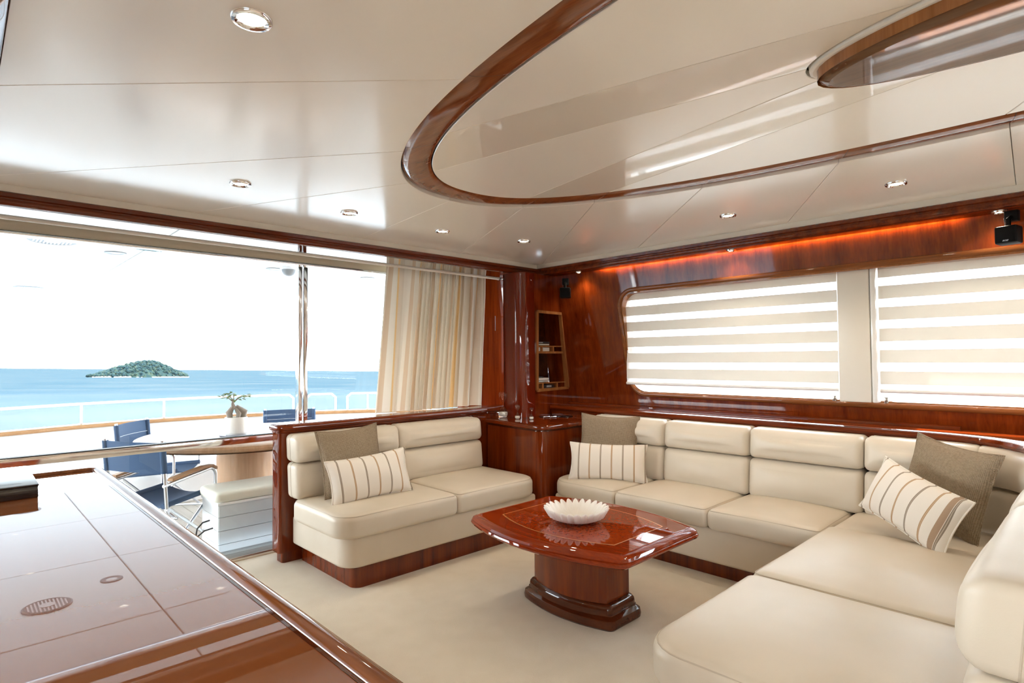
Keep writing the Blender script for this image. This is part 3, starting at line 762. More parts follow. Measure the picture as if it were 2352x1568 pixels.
# --- throw pillows
def pillow(name, c, facing, lean, roll, w, h, th, mt, label, cat='pillow', group=None, sag=0):
    n = 22; V = []; F = []
    for side in (1, -1):
        for j in range(n+1):
            for i in range(n+1):
                u = -1+2*i/n; v_ = -1+2*j/n
                x = w/2*u*(1-.075*(1-v_*v_)); z = h/2*v_*(1-.10*(1-u*u))
                z -= sag*(1-u*u)*max(v_, 0)
                tt = ((1-u*u)*(1-v_*v_))
                y = side*(th/2*1.18*(max(tt, 0)**.48)*(1+.06*math.sin(5*u+3*v_))+.001)
                V.append(Vector((x, y, z)))
    m2 = (n+1)**2
    for s_ in (0, 1):
        for j in range(n):
            for i in range(n):
                q = [s_*m2+j*(n+1)+i, s_*m2+j*(n+1)+i+1, s_*m2+(j+1)*(n+1)+i+1, s_*m2+(j+1)*(n+1)+i]
                F.append(q if s_ else q[::-1])
    edge = [i for i in range(n+1)]+[(j)*(n+1)+n for j in range(1, n+1)]+[n*(n+1)+i for i in range(n-1, -1, -1)]+[j*(n+1) for j in range(n-1, 0, -1)]
    for a, b in zip(edge, edge[1:]+edge[:1]): F.append((a, b, m2+b, m2+a))
    o = mesh(name, V, F, mt, angle=80, label=label, cat=cat, group=group)
    pts = [V[i]*1.0 for i in edge]; pts = [Vector((p.x, 0, p.z)) for p in pts]; pts.append(pts[0])
    MB().tube(pts, .0045, 6, cap=False).build('edge_seam', mt, o)
    # local -y faces 'facing' (plan angle), lean tips the top backwards, roll turns it in its own plane
    o.matrix_world = Matrix.Translation(c) @ Matrix.Rotation(facing+PI/2, 4, 'Z') @ Matrix.Rotation(-lean, 4, 'X') @ Matrix.Rotation(roll, 4, 'Y')
    return o
R_ = math.radians
pillow('throw_pillow', (1.985, 3.66, .705), R_(-92), R_(14), R_(-3), .46, .46, .13, 'woven_beige', 'beige woven square pillow leaning on the settee back', group='beige woven pillows')
pillow('lumbar_pillow', (2.02, 3.475, .615), R_(-96), R_(16), R_(-4), .58, .30, .14, 'striped_linen', 'striped linen lumbar pillow on the settee seat', group='striped lumbar pillows')
pillow('throw_pillow', (3.83, 2.86, .70), R_(205), R_(14), R_(2), .48, .47, .13, 'woven_beige', 'beige woven square pillow on the sofa beside the corner cabinet', group='beige woven pillows')
pillow('lumbar_pillow', (3.66, 2.74, .588), R_(214), R_(18), R_(1), .60, .29, .14, 'striped_linen', 'striped linen lumbar pillow on the sofa beside the corner cabinet', group='striped lumbar pillows')
pillow('throw_pillow', (3.785, .635, .705), R_(150), R_(14), R_(7), .47, .47, .13, 'woven_beige', 'beige woven square pillow in the rounded corner of the sofa', group='beige woven pillows')
pillow('lumbar_pillow', (3.52, .735, .64), R_(146), R_(22), R_(13), .57, .31, .14, 'striped_linen_band', 'striped linen lumbar pillow with a brown end band in the sofa corner', group='striped lumbar pillows')

# --- glossy counter in the foreground
cn = empty('bar_counter', (-.3, 2.0, 0), label='long glossy brown wood counter with a raised rounded edge', cat='counter')
cx0, cx1, cy0, cy1, cz = -1.3, .575, .45, 3.73, .85
def Cn(o): return wchild(o, cn)
rp = rpoly([(cx0, cy0, .05), (cx1, cy0, .05), (cx1, cy1, .075), (cx0, cy1, .075)], 8)
Cn(slab('counter_body', rpoly([(cx0+.05, cy0+.05, .03), (cx1-.05, cy0+.05, .03), (cx1-.05, cy1-.05, .05), (cx0+.05, cy1-.05, .05)]), [(0, 0), (0, .80)], 'mahogany_wall', step=.5))
Cn(slab('counter_top', rpoly([(cx0+.05, cy0+.05, .02), (cx1-.05, cy0+.05, .02), (cx1-.05, cy1-.05, .03), (cx0+.05, cy1-.05, .03)]), [(0, .79), (0, .836)], 'counter_wood', step=.5))
ep = [(.0, .79), (0, .815)]
loop = resample(rpoly([(cx0, cy0, .05), (cx1, cy0, .05), (cx1, cy1, .075), (cx0, cy1, .075)], 8), .4)
pr = [(.0, .80), (-.0, .822), (.004, .836), (.012, .845), (.024, .850), (.036, .850), (.045, .846), (.050, .838), (.052, .834), (.054, .80)]
Cn(sweep('raised_edge', pr, loop, 'edge_wood', closed=True, angle=35))
Cn(sweep('inlay_groove', [(.0525, .8355), (.0525, .8375), (.060, .8375), (.060, .8355)], loop, 'base_wood', closed=True))
pk = empty('black_box', (.10, 3.35, .8365), label='flat black glossy box lying on the wood counter', cat='box')
wchild(box('box_body', (-.35, 3.12, .8365), (.262, 3.70, .884), 'black_gloss', None, .004), pk)
wchild(box('box_lid', (-.352, 3.118, .884), (.264, 3.702, .892), 'black_gloss', None, .003), pk)

# ================================================================== LIGHT FITTINGS, SPEAKERS, CURTAIN
def lamp_spot(loc, w, size, parent):
    l = bpy.data.lights.new('lamp', 'SPOT'); l.energy = w; l.spot_size = size; l.spot_blend = .6; l.shadow_soft_size = .03; l.color = (1, .86, .66)
    o = bpy.data.objects.new('lamp', l); COL.objects.link(o); o.location = loc; o.parent = parent; return o
def downlight(x, y, z=ZC, r=.052, w=DOWNLIGHT_W, name='ceiling_downlight', label='round chrome recessed downlight, lit, in the cream ceiling', group='ceiling downlights'):
    e = empty(name, (x, y, z), label=label, cat='downlight', group=group)
    MB().lathe([(r, .002), (r, -.004), (r*.94, -.009), (r*.80, -.010), (r*.66, -.004), (r*.62, .004), (r*.60, .004)], n=32).build('chrome_rim', 'chrome', e)
    MB().lathe([(r*.61, .0), (r*.61, -.003), (r*.4, -.006), (.0, -.007)], n=24).build('lens', 'lamp_glow', e)
    lamp_spot((0, 0, -.02), w, R_(130), e)
for x, y, lb in ((.554, 1.556, 'lone lit chrome downlight beside the long flank of the ceiling oval'), (1.04, 3.066, 'lit chrome downlight in the ceiling above the far end of the counter'),
                 (1.737, 3.236, 'lit chrome downlight in the ceiling above the free end of the settee'), (2.471, 3.265, 'lit chrome downlight in the ceiling before the curtain'),
                 (3.149, 3.13, 'lit chrome downlight in the ceiling corner near the lacquered post'), (3.548, 1.687, 'lit chrome downlight in the ceiling over the middle of the long sofa'),
                 (3.551, .771, 'lit chrome downlight in the ceiling over the pillows in the sofa corner')):
    downlight(x, y, label=lb)
for x, y in ((3.55, -.3), (3.55, -1.5), (.55, -.2), (.55, -1.6), (-1.0, 3.0), (-1.0, 1.4), (-1.0, -.4), (-1.0, -2.0), (1.3, -3.2), (2.7, -3.2)):  # unseen downlights added to brighten the saloon
    downlight(x, y, label='unseen lit chrome downlight added for fill in the forward saloon ceiling', group='added fill downlights')
for y, lb in ((1.95, 'over the middle of the first blind'), (3.40, 'in the corner near the bookcase'), (.42, 'right above the badged speaker')):
    downlight(4.135, y, 2.186, .034, 1.5, 'valance_spotlight', 'small chrome spotlight under the wood valance '+lb, 'valance spotlights')

def speaker(c, rz, label, logo):
    e = empty('satellite_speaker', c, rz, label=label, cat='speaker')
    MB().box((-.045, -.05, -.048), (.045, .05, .048), .012).build('speaker_housing', 'black_plastic', e)
    MB().box((-.050, -.044, -.044), (-.044, .044, .044), .003).build('grille', 'black_plastic', e)
    MB().tube([(.0, 0, .046), (.0, 0, .085), (.05, 0, .105)], .012, 8).build('bracket_arm', 'black_plastic', e)
    MB().box((.035, -.03, .08), (.075, .03, .14), .004).build('bracket_plate', 'black_plastic', e)
    MB().tube([(.02, .02, .05), (.04, .03, .1), (.06, .02, .15)], .002, 6).build('cable', 'rope', e)
    if logo:
        fc = bpy.data.curves.new('logo', 'FONT'); fc.body = 'BOSE'; fc.size = .0105; fc.extrude = .0004; fc.shear = .5; fc.align_x = 'CENTER'
        fo = bpy.data.objects.new('logo_tmp', fc); COL.objects.link(fo)
        dg = bpy.context.evaluated_depsgraph_get(); me = bpy.data.meshes.new_from_object(fo.evaluated_get(dg)); bpy.data.objects.remove(fo)
        me.materials.append(MATS['aluminium']); lo = bpy.data.objects.new('badge', me); COL.objects.link(lo); lo.parent = e
        lo.location = (-.0506, 0, -.036); lo.rotation_euler = (PI/2, 0, -PI/2)
    return e
speaker((4.06, .375, 2.035), R_(-12), 'black box speaker with silver badge under the valance beside the windows', True)
s2 = speaker((4.06, 3.50, 1.995), R_(38), 'black box speaker mounted in the wood corner above the bookcase', False)

# curtain rod and curtain
rd = empty('curtain_rod', (1.0, 4.0, 2.16), label='slim cream curtain rod across the glass front', cat='rod')
wchild(MB().tube([(-2.5, 4.03, 2.172), (3.70, 4.03, 2.152)], .0125, 14).build('rod', 'cream_paint'), rd)
wchild(MB().lathe([(.0, -.006), (.012, -.004), (.0145, 0), (.0145, .012), (.0, .014)], (3.70, 4.03, 2.152), 14, Matrix.Rotation(PI/2, 3, 'Y')).build('end_cap', 'cream_paint'), rd)
wchild(MB().box((3.72, 4.02, 2.14), (3.80, 4.04, 2.165), .003).build('end_bracket', 'steel'), rd)
wchild(MB().tube([(3.70, 4.07, 1.80), (3.70, 4.07, 1.66)], .0025, 8).build('draw_wand', 'fitting_grey'), rd)
V = []; F = []; UV = []; nu, nv = 420, 16
def fold(u):
    ph = 0
    if u < .30: ph = u*34
    elif u < .78: ph = .30*34+(u-.30)*150
    else: ph = .30*34+.48*150+(u-.78)*48
    return math.sin(ph)+.35*math.sin(ph*.37+1.3)+.2*math.sin(ph*2.1+.4)
for j in range(nv+1):
    v_ = j/nv; z = 2.36-(2.36-.958)*v_
    for i in range(nu+1):
        u = i/nu
        xt = 2.60+(3.70-2.60)*u; xb = 2.50+(3.60-2.50)*u-.05*math.sin(u*PI)
        k = max(0, min(1, (2.33-z)/1.4)); x = xt+(xb-xt)*k
        amp = (.034 if .3 < u < .78 else .034)*(.62+.38*k)
        pin = 1-.45*math.exp(-((z-2.155)/.06)**2)
        V.append(Vector((x+.010*math.sin(fold(u)*2+v_*2), 4.20+amp*pin*fold(u), z))); UV.append((u, v_))
for j in range(nv):
    for i in range(nu): F.append((j*(nu+1)+i, j*(nu+1)+i+1, (j+1)*(nu+1)+i+1, (j+1)*(nu+1)+i))
cu = mesh('curtain', V, F, 'curtain_cloth', angle=180, label='gathered cream and gold striped curtain hanging at the end of the glass front', cat='curtain')
uvl = cu.data.uv_layers.new(name='UVMap')
for lp_ in cu.data.loops: uvl.data[lp_.index].uv = UV[lp_.vertex_index]
hm = MB().tube([V[nv*(nu+1)+i]+Vector((0, 0, 0)) for i in range(0, nu+1, 2)], .003, 5).build('hem', 'curtain_cloth', cu)

# ================================================================== OUTSIDE
DZ = -.08
dk = box('floor_aft_deck', (-5, 4.5, DZ-.2), (6.0, 9.0, DZ-.012), 'dark_gap', kind='structure')
k = 0; x = -1.2
while x < 5.3:
    box('plank', (x, 4.5, DZ-.012), (x+.094, 8.75, DZ), 'deck_plank', dk); x += .10
# overhang with panels, joints and fittings
oh = box('ceiling_aft_deck', (-5, 4.47, 2.62), (8.0, 12.9, 2.95), 'overhang_grey', kind='structure')
xs_ = [-5, -2.6, -1.25, .15, 1.42, 2.55, 3.7, 4.9, 6.3, 8.0]; ysd = [4.47, 6.1, 8.15, 10.3, 12.9]
for a, b in zip(xs_, xs_[1:]):
    for c, d in zip(ysd, ysd[1:]):
        plate('soffit_panel', [Vector(p) for p in ((a, c), (b, c), (b, d), (a, d))], 2.55, 2.62, 'overhang_white', oh, g=.008, bev=.006)
for x, y, lb in ((1.22, 7.32, 'between the slotted grille and the dome camera'), (2.90, 7.33, 'next to the dome camera'), (4.2, 7.3, 'farthest from the slotted grille')):
    e = empty('deck_downlight', (x, y, 2.55), label='round unlit downlight in the deck overhang '+lb, cat='downlight', group='overhang downlights')
    MB().lathe([(.10, .0), (.10, -.008), (.085, -.012), (.07, -.006), (.055, -.004)], n=28).build('rim', 'fitting_grey', e)
    MB().lathe([(.05, -.004), (.03, -.012), (0, -.014)], n=20).build('lens', 'white_gloss', e)
for x, y, lb in ((.66, 6.95, 'round slotted speaker grille in the deck overhang near the glass front'), (.82, 11.6, 'round slotted speaker grille at the outer end of the deck overhang')):
    e = empty('overhang_grille', (x, y, 2.55), label=lb, cat='speaker')
    MB().lathe([(.19, 0), (.19, -.01), (.175, -.016), (.165, -.01), (.0, -.01)], n=36).build('grille_ring', 'fitting_grey', e)
    for q in range(-5, 6):
        w_ = math.sqrt(max(.16**2-(q*.028)**2, .0004)); MB().box((q*.028-.006, -w_, -.014), (q*.028+.006, w_, -.008)).build('slot_bar', 'white_paint', e)
    MB().lathe([(.06, -.01), (.06, -.018), (.0, -.02)], n=20).build('centre_cap', 'white_paint', e)
e = empty('dome_camera', (2.98, 7.08, 2.55), label='grey dome camera hanging from the deck overhang', cat='camera')
MB().lathe([(.10, 0), (.10, -.03), (.085, -.034)], n=28).build('camera_base', 'white_paint', e)
MB().lathe([(.083, -.03), (.08, -.06), (.06, -.095), (.03, -.112), (0, -.116)], n=28).build('camera_dome', 'fitting_grey', e)

# storage bench just outside the glass
sb = empty('storage_bench', (1.75, 4.85, DZ), label='white planked storage box with beige cushion outside the glass door', cat='bench')
bx0, bx1, by0, by1 = 1.435, 2.55, 4.64, 5.02
def S(o): return wchild(o, sb)
S(box('box_core', (bx0+.006, by0+.006, DZ), (bx1-.006, by1-.006, .315), 'shade_and_stitch_grey'))
for k in range(4):
    z0 = DZ+.01+k*.1; S(box('front_board', (bx0, by0-.004, z0), (bx1, by0+.008, z0+.097), 'shade_and_stitch_grey', None, .002))  # front of the white box: shade put into the board colour
    S(box('side_board', (bx0-.006, by0, z0), (bx0+.006, by1, z0+.097), 'white_paint', None, .002))
S(box('lid', (bx0-.012, by0-.012, .318), (bx1, by1+.01, .338), 'white_paint', None, .003))
S(slab('cushion', rpoly([(bx0-.03, by0-.02, .04), (bx1, by0-.02, .04), (bx1, by1+.01, .04), (bx0-.03, by1+.01, .04)]), rprof(.338, .418, .03, .025), 'marine_vinyl', puff=.012, soft=True))
cb = empty('cable', (1.33, 4.75, DZ), label='short black cable sticking up beside the storage box', cat='cable')
wchild(MB().tube([(1.30, 4.72, .10), (1.31, 4.72, .16), (1.35, 4.73, .195), (1.40, 4.74, .20)], .006, 8).build('strand', 'rope'), cb)
wchild(MB().tube([(1.30, 4.72, DZ), (1.29, 4.72, .05), (1.31, 4.72, .10), (1.36, 4.72, .135), (1.42, 4.73, .14)], .006, 8).build('strand', 'rope'), cb)

# deck table with pedestal
tx, ty = 1.98, 5.66
dt = empty('deck_table', (tx, ty, DZ), label='round varnished wood table on a thick drum pedestal on the aft deck', cat='table')
MB().lathe([(.80, .735), (.86, .738), (.885, .752), (.892, .772), (.885, .790), (.86, .80), (.0, .80)], n=56).build('table_top', 'teak_light', dt)
MB().lathe([(.80, .7345), (.87, .7345), (.0, .7340)], n=40).build('table_underside', 'mahogany_x', dt)
MB().lathe([(.245, 0), (.245, .735)], n=40).build('pedestal', 'teak_light', dt)
MB().lathe([(.30, 0), (.30, .05), (.25, .06)], n=40).build('pedestal_foot', 'teak_light', dt)
# ficus pot
fx, fy = 1.84, 5.50
pz = DZ+.80
pl = empty('potted_ficus', (fx, fy, pz), label='small ficus with bulging roots in a white ribbed pot on the deck table', cat='plant')
MB().lathe([(.10, .0), (.135, .004), (.145, .014), (.14, .016), (.10, .010), (0, .010)], n=30).build('saucer', 'saucer', pl)
V = []; F = []; pr = [(.0, .012), (.082, .012), (.094, .03), (.098, .12), (.093, .168), (.086, .170), (.082, .155), (.0, .15)]
nn = 72
for r, z in pr:
    for q in range(nn):
        a = 2*PI*q/nn; rr = r*(1+(.012*(q % 2) if .02 < z < .165 and r > .08 else 0)); V.append((rr*math.cos(a), rr*math.sin(a), z))
for i in range(len(pr)-1):
    for q in range(nn): F.append((i*nn+q, i*nn+(q+1) % nn, (i+1)*nn+(q+1) % nn, (i+1)*nn+q))
mesh('pot', V, F, 'ceramic_white', pl, angle=20)
MB().lathe([(.08, .152), (.04, .162), (0, .165)], n=20).build('soil', 'soil', pl)
for a, b, c, d in (((-.05, 0, .15), (-.06, .0, .21), (-.03, 0, .26), .03), ((.06, .01, .15), (.065, 0, .21), (.0, 0, .265), .036), ((0, -.045, .15), (.01, -.035, .2), (-.01, -.01, .25), .022)):
    MB().tube([a, b, c], [d*.75, d, d*.5], 10).build('root', 'bark', pl)
tr = MB().tube([(-.02, 0, .24), (-.03, .0, .29), (-.02, .01, .33)], [.024, .014, .008], 8).build('trunk', 'bark', pl)
rnd = random.Random(3)
for q in range(5):
    a = q*1.3; MB().tube([(-.02, .01, .30), (-.02+.05*math.cos(a), .05*math.sin(a), .345), (-.02+.09*math.cos(a), .09*math.sin(a), .36+.02*(q % 2))], [.006, .004, .002], 6).build('branch', 'bark', pl)
for q in range(46):
    a = rnd.uniform(0, 2*PI); r = rnd.uniform(.02, .125); c = Vector((-.02+r*math.cos(a), r*math.sin(a), .33+rnd.uniform(-.02, .06)*(1-r*3)+.01)); d = Vector((math.cos(a), math.sin(a), rnd.uniform(-.5, .3))).normalized()
    sd = d.cross(Vector((0, 0, 1))).normalized(); l = .048
    up = sd.cross(d)
    MB().add([c, c+d*l*.4+sd*l*.28+up*.004, c+d*l, c+d*l*.4-sd*l*.28+up*.004, c+d*l*.45-up*.004], [(0, 1, 4), (1, 2, 4), (2, 3, 4), (3, 0, 4)]).build('leaf', 'leaf', pl)

# director's chairs
def director_chair(loc, face, label):
    e = empty('deck_chair', loc, face, label=label, cat='chair', group='navy folding deck chairs')
    w = .27
    for s_ in (-1, 1):
        y = s_*w; arc = [(.235-.06+.06*math.cos(t*PI/12), y, .62-.06+.06*math.sin(t*PI/12)) for t in range(0, 7)]
        MB().tube([(.235, y, .42), (.235, y, .50)]+arc+[(.02, y, .60), (-.26, y, .565)], .0125, 10).build('arm_frame', 'aluminium', e)
        top = [(.23, y, .612), (.19, y, .638), (.10, y, .640), (-.05, y, .622), (-.20, y, .60)]
        o = MB()
        for a, b in zip(top, top[1:]):
            a = Vector(a); b = Vector(b)
            o.add([a+Vector((0, -.024, -.008)), a+Vector((0, .024, -.008)), a+Vector((0, .024, .012)), a+Vector((0, -.024, .012)), b+Vector((0, -.024, -.008)), b+Vector((0, .024, -.008)), b+Vector((0, .024, .012)), b+Vector((0, -.024, .012))],
                  [(0, 1, 2, 3), (7, 6, 5, 4), (0, 4, 5, 1), (1, 5, 6, 2), (2, 6, 7, 3), (3, 7, 4, 0)])
        o.build('armrest', 'teak', e)
        MB().tube([(-.225, y, .36), (-.245, y, .60), (-.275, y, .90)], .0125, 10).build('back_post', 'aluminium', e)
        MB().tube([(.24, y*.93, .44), (-.22, y*.93, .03)], .011, 8).build('leg', 'aluminium', e)
        MB().tube([(-.22, y*1.0, .40), (.24, y*1.0, .03)], .011, 8).build('leg', 'aluminium', e)
        MB().tube([(-.25, y, .018), (.27, y, .018)], .012, 8).build('skid', 'aluminium', e)
        MB().tube([(-.24, y*.9, .415), (.25, y*.9, .45)], .02, 10).build('seat_sleeve', 'navy_canvas', e)
        MB().tube([(-.252, y, .66), (-.272, y, .885)], .022, 10).build('back_sleeve', 'navy_canvas', e)
        MB().lathe([(.018, -.012), (.018, .012)], (-.22, y, .385), 12, Matrix.Rotation(PI/2, 3, 'X')).build('pivot', 'aluminium', e)
    nx = 10
    V = []; F = []
    for t_ in (0, .006):
        for i in range(nx+1):
            u = i/nx; y = -w*.9+2*w*.9*u; sg = -.045*math.sin(u*PI)
            for x, z in ((-.24, .415), (.25, .45)): V.append((x, y, z+sg-t_))
    q = 2*(nx+1)
    for i in range(nx):
        a = 2*i; F.append((a, a+1, a+3, a+2)); F.append((q+a, q+a+2, q+a+3, q+a+1)); F.append((a, a+2, q+a+2, q+a)); F.append((a+1, q+a+1, q+a+3, a+3))
    mesh('seat', V, F, 'navy_canvas', e, angle=60)
    V = []; F = []
    for t_ in (0, .006):
        for i in range(nx+1):
            u = i/nx; y = -w+2*w*u; sg = -.03*math.sin(u*PI)
            for x, z in ((-.250, .66), (-.272, .885)): V.append((x+sg-t_, y, z))
    for i in range(nx):
        a = 2*i; F.append((a, a+1, a+3, a+2)); F.append((q+a, q+a+2, q+a+3, q+a+1)); F.append((a, a+2, q+a+2, q+a)); F.append((a+1, q+a+1, q+a+3, a+3))
    b = mesh('backrest', V, F, 'navy_canvas', e, angle=60)
    MB().tube([(-.259-.03*math.sin(i/8*PI)+.004, -w+2*w*i/8, .775) for i in range(9)], .002, 5, cap=False).build('stitch', 'shade_and_stitch_grey', b)
    return e
director_chair((1.20, 5.18, DZ), R_(30), 'navy canvas deck chair with wood armrests, nearest the glass door')
director_chair((1.47, 6.45, DZ), R_(-38), 'navy canvas deck chair across the table from the storage box')
director_chair((2.80, 6.60, DZ), R_(-112), 'navy canvas deck chair between the deck table and the stern rail')

# stern bulwark, teak cap, built-in white seating, rails with mesh
cap_path = [(-4.5, 6.2), (-3.2, 7.3), (-1.6, 8.05), (-.5, 8.30), (.37, 8.45), (1.12, 8.68), (2.02, 8.77), (2.67, 8.72), (3.3, 8.52), (3.9, 8.22), (4.5, 7.9), (5.0, 7.4), (5.35, 6.6), (5.45, 5.5), (5.45, 4.6)]
def smoothpath(p, k=4):
    P = [Vector(q) for q in p]; out = []
    for i in range(len(P)-1):
        p0 = P[max(i-1, 0)]; p1 = P[i]; p2 = P[i+1]; p3 = P[min(i+2, len(P)-1)]
        for j in range(k):
            t = j/k; out.append(.5*((2*p1)+(p2-p0)*t+(2*p0-5*p1+4*p2-p3)*t*t+(3*p1-p0-3*p2+p3)*t**3))
    out.append(P[-1]); return out
CP = smoothpath(cap_path)
bwk = empty('bulwark', (2, 8.7, DZ), label='white stern bulwark with a teak cap rail round the aft deck', cat='bulwark')
wchild(sweep('bulwark_wall', [(-.05, DZ-.5), (-.05, .60), (.05, .60), (.05, DZ-.5)], CP, 'white_gloss'), bwk)
wchild(sweep('teak_cap', [(-.10, .595), (-.11, .612), (-.105, .632), (-.09, .640), (.09, .640), (.105, .632), (.11, .612), (.10, .595)], CP, 'teak', angle=50), bwk)
bs = empty('deck_settee', (1.6, 8.2, DZ), label='built-in white bench seat with slatted base along the stern bulwark', cat='bench')
def Bs(o): return wchild(o, bs)
ip = [CP[i] for i in range(8, 36)]
Bs(sweep('bench_seat', [(-.12, .16), (-.12, .30), (-.70, .30), (-.76, .28), (-.78, .24), (-.76, .16)], ip, 'white_gloss', angle=50))
Bs(sweep('bench_back', [(-.10, .28), (-.10, .50), (-.16, .54), (-.24, .50), (-.30, .28)], ip, 'white_gloss', angle=50))
Bs(sweep('bench_kick', [(-.12, DZ), (-.12, .16), (-.50, .16), (-.50, DZ)], ip, 'fitting_grey', angle=50))
ds = [0]
for a, b in zip(ip, ip[1:]): ds.append(ds[-1]+(b-a).length)
t = .1
while t < ds[-1]:
    j = max(i for i in range(len(ip)-1) if ds[i] <= t); f = (t-ds[j])/(ds[j+1]-ds[j]); p = ip[j].lerp(ip[j+1], f); d = (ip[j+1]-ip[j]).normalized(); n = Vector((d.y, -d.x))
    c = p+n*.66; Tm = Matrix.Translation((c.x, c.y, 0)) @ Matrix.Rotation(math.atan2(d.y, d.x), 4, 'Z')
    Bs(MB().box((-.045, -.10, DZ), (.045, .10, .165), 0, Tm).build('base_fin', 'white_gloss')); t += .21
# covered pads on the bench: soft white domes
for (px, Y, wx, wy, hz, lb) in ((-.2, 7.05, .34, .34, .36, 'low white covered pouf beside the stern bench'), (1.55, 7.18, 1.0, .42, .30, 'wide white covered sun pad before the stern bench'), (3.88, 6.6, .5, .38, .26, 'white covered sun pad near the rail gate')):
    slab('covered_pad', rpoly([(px-wx, Y-wy, .25), (px+wx, Y-wy, .25), (px+wx, Y+wy, .25), (px-wx, Y+wy, .25)]), rprof(DZ, DZ+.26+hz*.3, .10, .02), 'white_gloss', puff=hz*.35, soft=True, label=lb, cat='sun pad', group='covered pads on the aft deck')
def pathpt(px):      # point of the cap path seen at this picture column
    best = min(((a.lerp(b, k/10)) for a, b in zip(CP, CP[1:]) for k in range(10)), key=lambda q: abs(prj(q, .64)-px))
    return best
def prj(q, z):
    d = Vector((q.x, q.y, z))-CAM; w_ = d.dot(FWD)
    return 1176+FPX*d.dot(RGT)/w_ if w_ > .5 else 1e6
FINE = [a.lerp(b, k/12) for a, b in zip(CP, CP[1:]) for k in range(12)]
def rail_section(px0, px1, posts, label, open0=False):
    i0 = min(range(len(FINE)), key=lambda i: abs(prj(FINE[i], .64)-px0)); i1 = min(range(len(FINE)), key=lambda i: abs(prj(FINE[i], .64)-px1))
    pts = FINE[i0:i1+1]; zt = .885; zb = .64
    e = empty('stern_rail', (pts[0].x, pts[0].y, zb), label=label, cat='railing', group='stern rail sections')
    P = [Vector((p.x, p.y, zt)) for p in pts]; r = .05; top = []
    if not open0: top += [Vector((pts[0].x, pts[0].y, zb)), Vector((pts[0].x, pts[0].y, zt-r))]
    top += [p for p in P if (open0 or (p-P[0]).length > r) and (p-P[-1]).length > r]
    top += [Vector((pts[-1].x, pts[-1].y, zt-r)), Vector((pts[-1].x, pts[-1].y, zb))]
    wchild(MB().tube(top, .016, 10).build('top_rail', 'white_gloss'), e)
    for q in posts:
        p = pts[min(range(len(pts)), key=lambda i: abs(prj(pts[i], .64)-q))]
        wchild(MB().tube([(p.x, p.y, zb), (p.x, p.y, zt)], .014, 10).build('rail_post', 'white_gloss'), e)
        wchild(MB().lathe([(.03, zb-.001), (.03, zb+.008), (.018, zb+.012)], (p.x, p.y, 0), 14).build('post_foot', 'chrome'), e)
    V = [Vector((p.x, p.y, z)) for p in pts for z in (zb+.015, zt-.02)]
    wchild(mesh('mesh_screen', V, [(2*i, 2*i+2, 2*i+3, 2*i+1) for i in range(len(pts)-1)], 'mesh_screen'), e)
rail_section(-600, 674, (-120, 185, 375), 'longest white stern rail section with mesh screens and round posts', True)
rail_section(703, 770, (), 'short white stern rail frame with rounded corners, middle section')
rail_section(798, 1100, (845, 960), 'white stern rail frame with a post, next to the curtain', False)

# starboard side deck: low bulwark behind the blinds, unseen overhang stepped to block sun
box('side_deck', (4.55, -6, DZ-.2), (5.75, 4.4, DZ), 'white_paint', kind='structure', label='white side deck outside the windows', cat='deck')
MB().box((4.40, -6, 2.40), (5.22, .55, 2.60)).box((4.40, .55, 2.40), (5.62, 4.46, 2.60)).build('sun_block_overhang', 'overhang_white', kind='structure', label='unseen white overhang above the side deck, stepped to block the sun', cat='overhang')
box('side_bulwark', (5.65, -6, DZ), (5.75, 4.4, 1.10), 'white_gloss', label='white bulwark along the side deck outside the windows', cat='bulwark')
box('superstructure', (-2.8, -6, 2.56), (4.45, 4.5, 2.9), 'overhang_white', kind='structure', label='white cabin roof above the saloon', cat='roof')

# sea and island
d1 = ray(0, 845); d2 = ray(870, 852); SN = d2.cross(d1).normalized()
if SN.z < 0: SN = -SN
SEAH = 8.0
def sea_pt(px, py):
    d = ray(px, py); return CAM+d*(-SEAH/d.dot(SN))
ex = SN.cross(Vector((0, 1, 0))).normalized(); ey = SN.cross(ex).normalized()
c0 = CAM-SN*SEAH; V = [c0]; F = []; radii = [30, 120, 500, 2000, 8000, 30000]; na = 64
for r in radii:
    for q in range(na): a = 2*PI*q/na; V.append(c0+ex*r*math.cos(a)+ey*r*math.sin(a))
for q in range(na): F.append((0, 1+q, 1+(q+1) % na))
for i in range(len(radii)-1):
    for q in range(na): F.append((1+i*na+q, 1+(i+1)*na+q, 1+(i+1)*na+(q+1) % na, 1+i*na+(q+1) % na))
mesh('sea', V, F, 'sea', smooth=False, label='calm pale blue sea stretching to the horizon', cat='sea', kind='stuff')
pL, pR, pC = sea_pt(234, 867), sea_pt(458, 866), sea_pt(345, 867)
ux = (pR-pL); wid = ux.length; ux.normalize(); uy = SN.cross(ux).normalized()
mid = (pL+pR)/2+uy*(wid*.22 if uy.dot(pC-CAM) > 0 else -wid*.22)
sgn = 1 if uy.dot(pC-CAM) > 0 else -1
isl = empty('island', mid, label='small wooded island with a pale beach out at sea', cat='island')
HP = wid*.200
tab = [(-1, 0), (-.93, .06), (-.8, .16), (-.6, .40), (-.4, .62), (-.2, .82), (0, .95), (.18, 1.0), (.32, .92), (.45, .72), (.6, .50), (.75, .32), (.88, .16), (1, 0)]
def hgt(u):
    for (a, b), (c, d) in zip(tab, tab[1:]):
        if a <= u <= c: return b+(d-b)*(u-a)/(c-a)
    return 0
def ipt(u, v_, h): return mid+ux*(u*wid/2)+uy*(v_*wid*.22)+SN*h
V = []; F = []; nu, nv = 40, 16
for j in range(nv+1):
    for i in range(nu+1):
        u = -1+2*i/nu; v_ = -1+2*j/nv; rr = math.sqrt(max(0, 1-u*u)); V.append(ipt(u, v_*rr, HP*.80*hgt(u)*max(0, 1-v_*v_)**.6+.05))
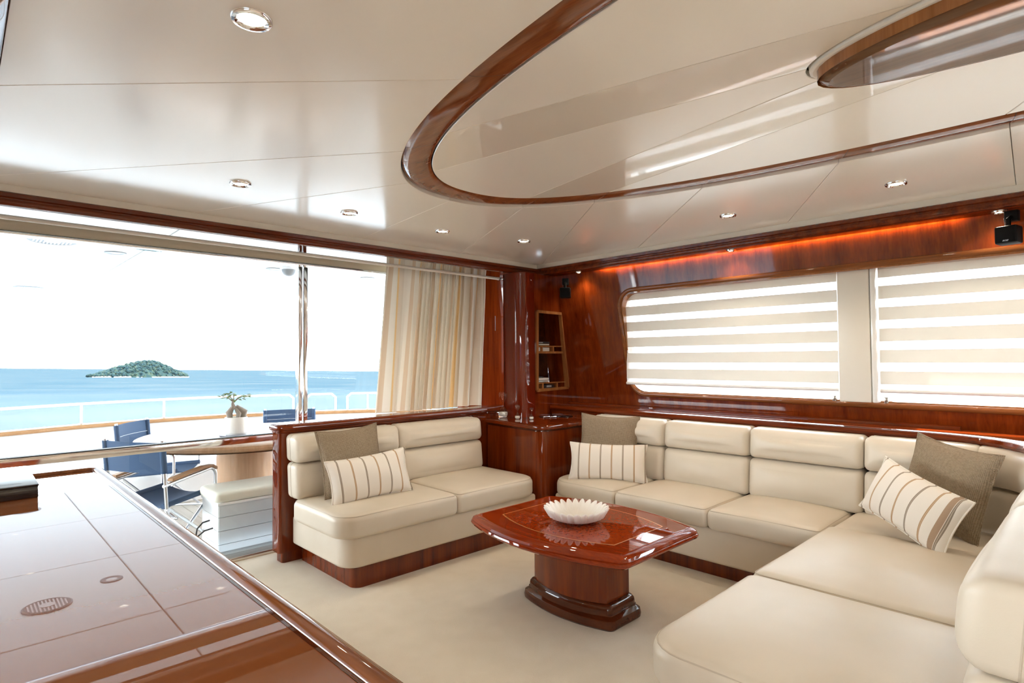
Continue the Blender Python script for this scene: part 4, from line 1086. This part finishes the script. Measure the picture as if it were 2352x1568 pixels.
for j in range(nv):
    for i in range(nu): F.append((j*(nu+1)+i, j*(nu+1)+i+1, (j+1)*(nu+1)+i+1, (j+1)*(nu+1)+i))
wchild(mesh('island_ground', V, F, 'foliage'), isl)
V = [ipt(-.05+1.08*i/20, -sgn*(math.sqrt(max(0, 1-(-.05+1.08*i/20)**2 if abs(-.05+1.08*i/20) < 1 else 0))+o), h) for i in range(21) for o, h in ((-.06, .8), (.05, .25), (.08, .02))]
wchild(mesh('beach', V, [(3*i+j, 3*i+3+j, 3*i+4+j, 3*i+1+j) for i in range(20) for j in (0, 1)], 'beach'), isl)
rk = random.Random(9); rb = MB()
for q in range(40):
    u = rk.uniform(-.98, -.25); c = ipt(u, -sgn*math.sqrt(1-u*u)*1.03, .2); s_ = rk.uniform(.5, 1.3)
    rb.lathe([(.0, -.4*s_), (.9*s_, -.2*s_), (1.1*s_, .2*s_), (.6*s_, .6*s_), (0, .75*s_)], c, 6)
wchild(rb.build('shore_rocks', 'rock', angle=10, kind='stuff'), isl)
fb = MB(); ico = bmesh.new(); bmesh.ops.create_icosphere(ico, subdivisions=1, radius=1); iv = [v.co.copy() for v in ico.verts]; ico.verts.index_update(); iff = [[v.index for v in f.verts] for f in ico.faces]; ico.free()
for q in range(2400):
    u = rk.uniform(-.95, .93); v_ = rk.uniform(-1, 1); rr = math.sqrt(max(0, 1-u*u))
    s_ = rk.choice((.010, .014, .018, .026, .036))*rk.uniform(.8, 1.2)*wid*.5; h = HP*.80*hgt(u)*max(0, 1-v_*v_)**.6
    c = ipt(u, v_*rr*.96, h+s_*.5)
    fb.add([c+Vector((p.x*s_*rk.uniform(.8, 1.2), p.y*s_*rk.uniform(.8, 1.2), p.z*s_*rk.uniform(.7, 1.1))) for p in iv], iff)
wchild(fb.build('tree_canopy', 'foliage', angle=20, kind='stuff'), isl)
for u, v_ in ((.25, .9), (.45, .93), (.12, .95)):
    c = ipt(u, -sgn*v_*math.sqrt(1-u*u)*.98, HP*.06)
    wchild(MB().box((c.x-.9, c.y-.7, c.z-.5), (c.x+.9, c.y+.7, c.z+.9)).build('house', 'house_white'), isl)
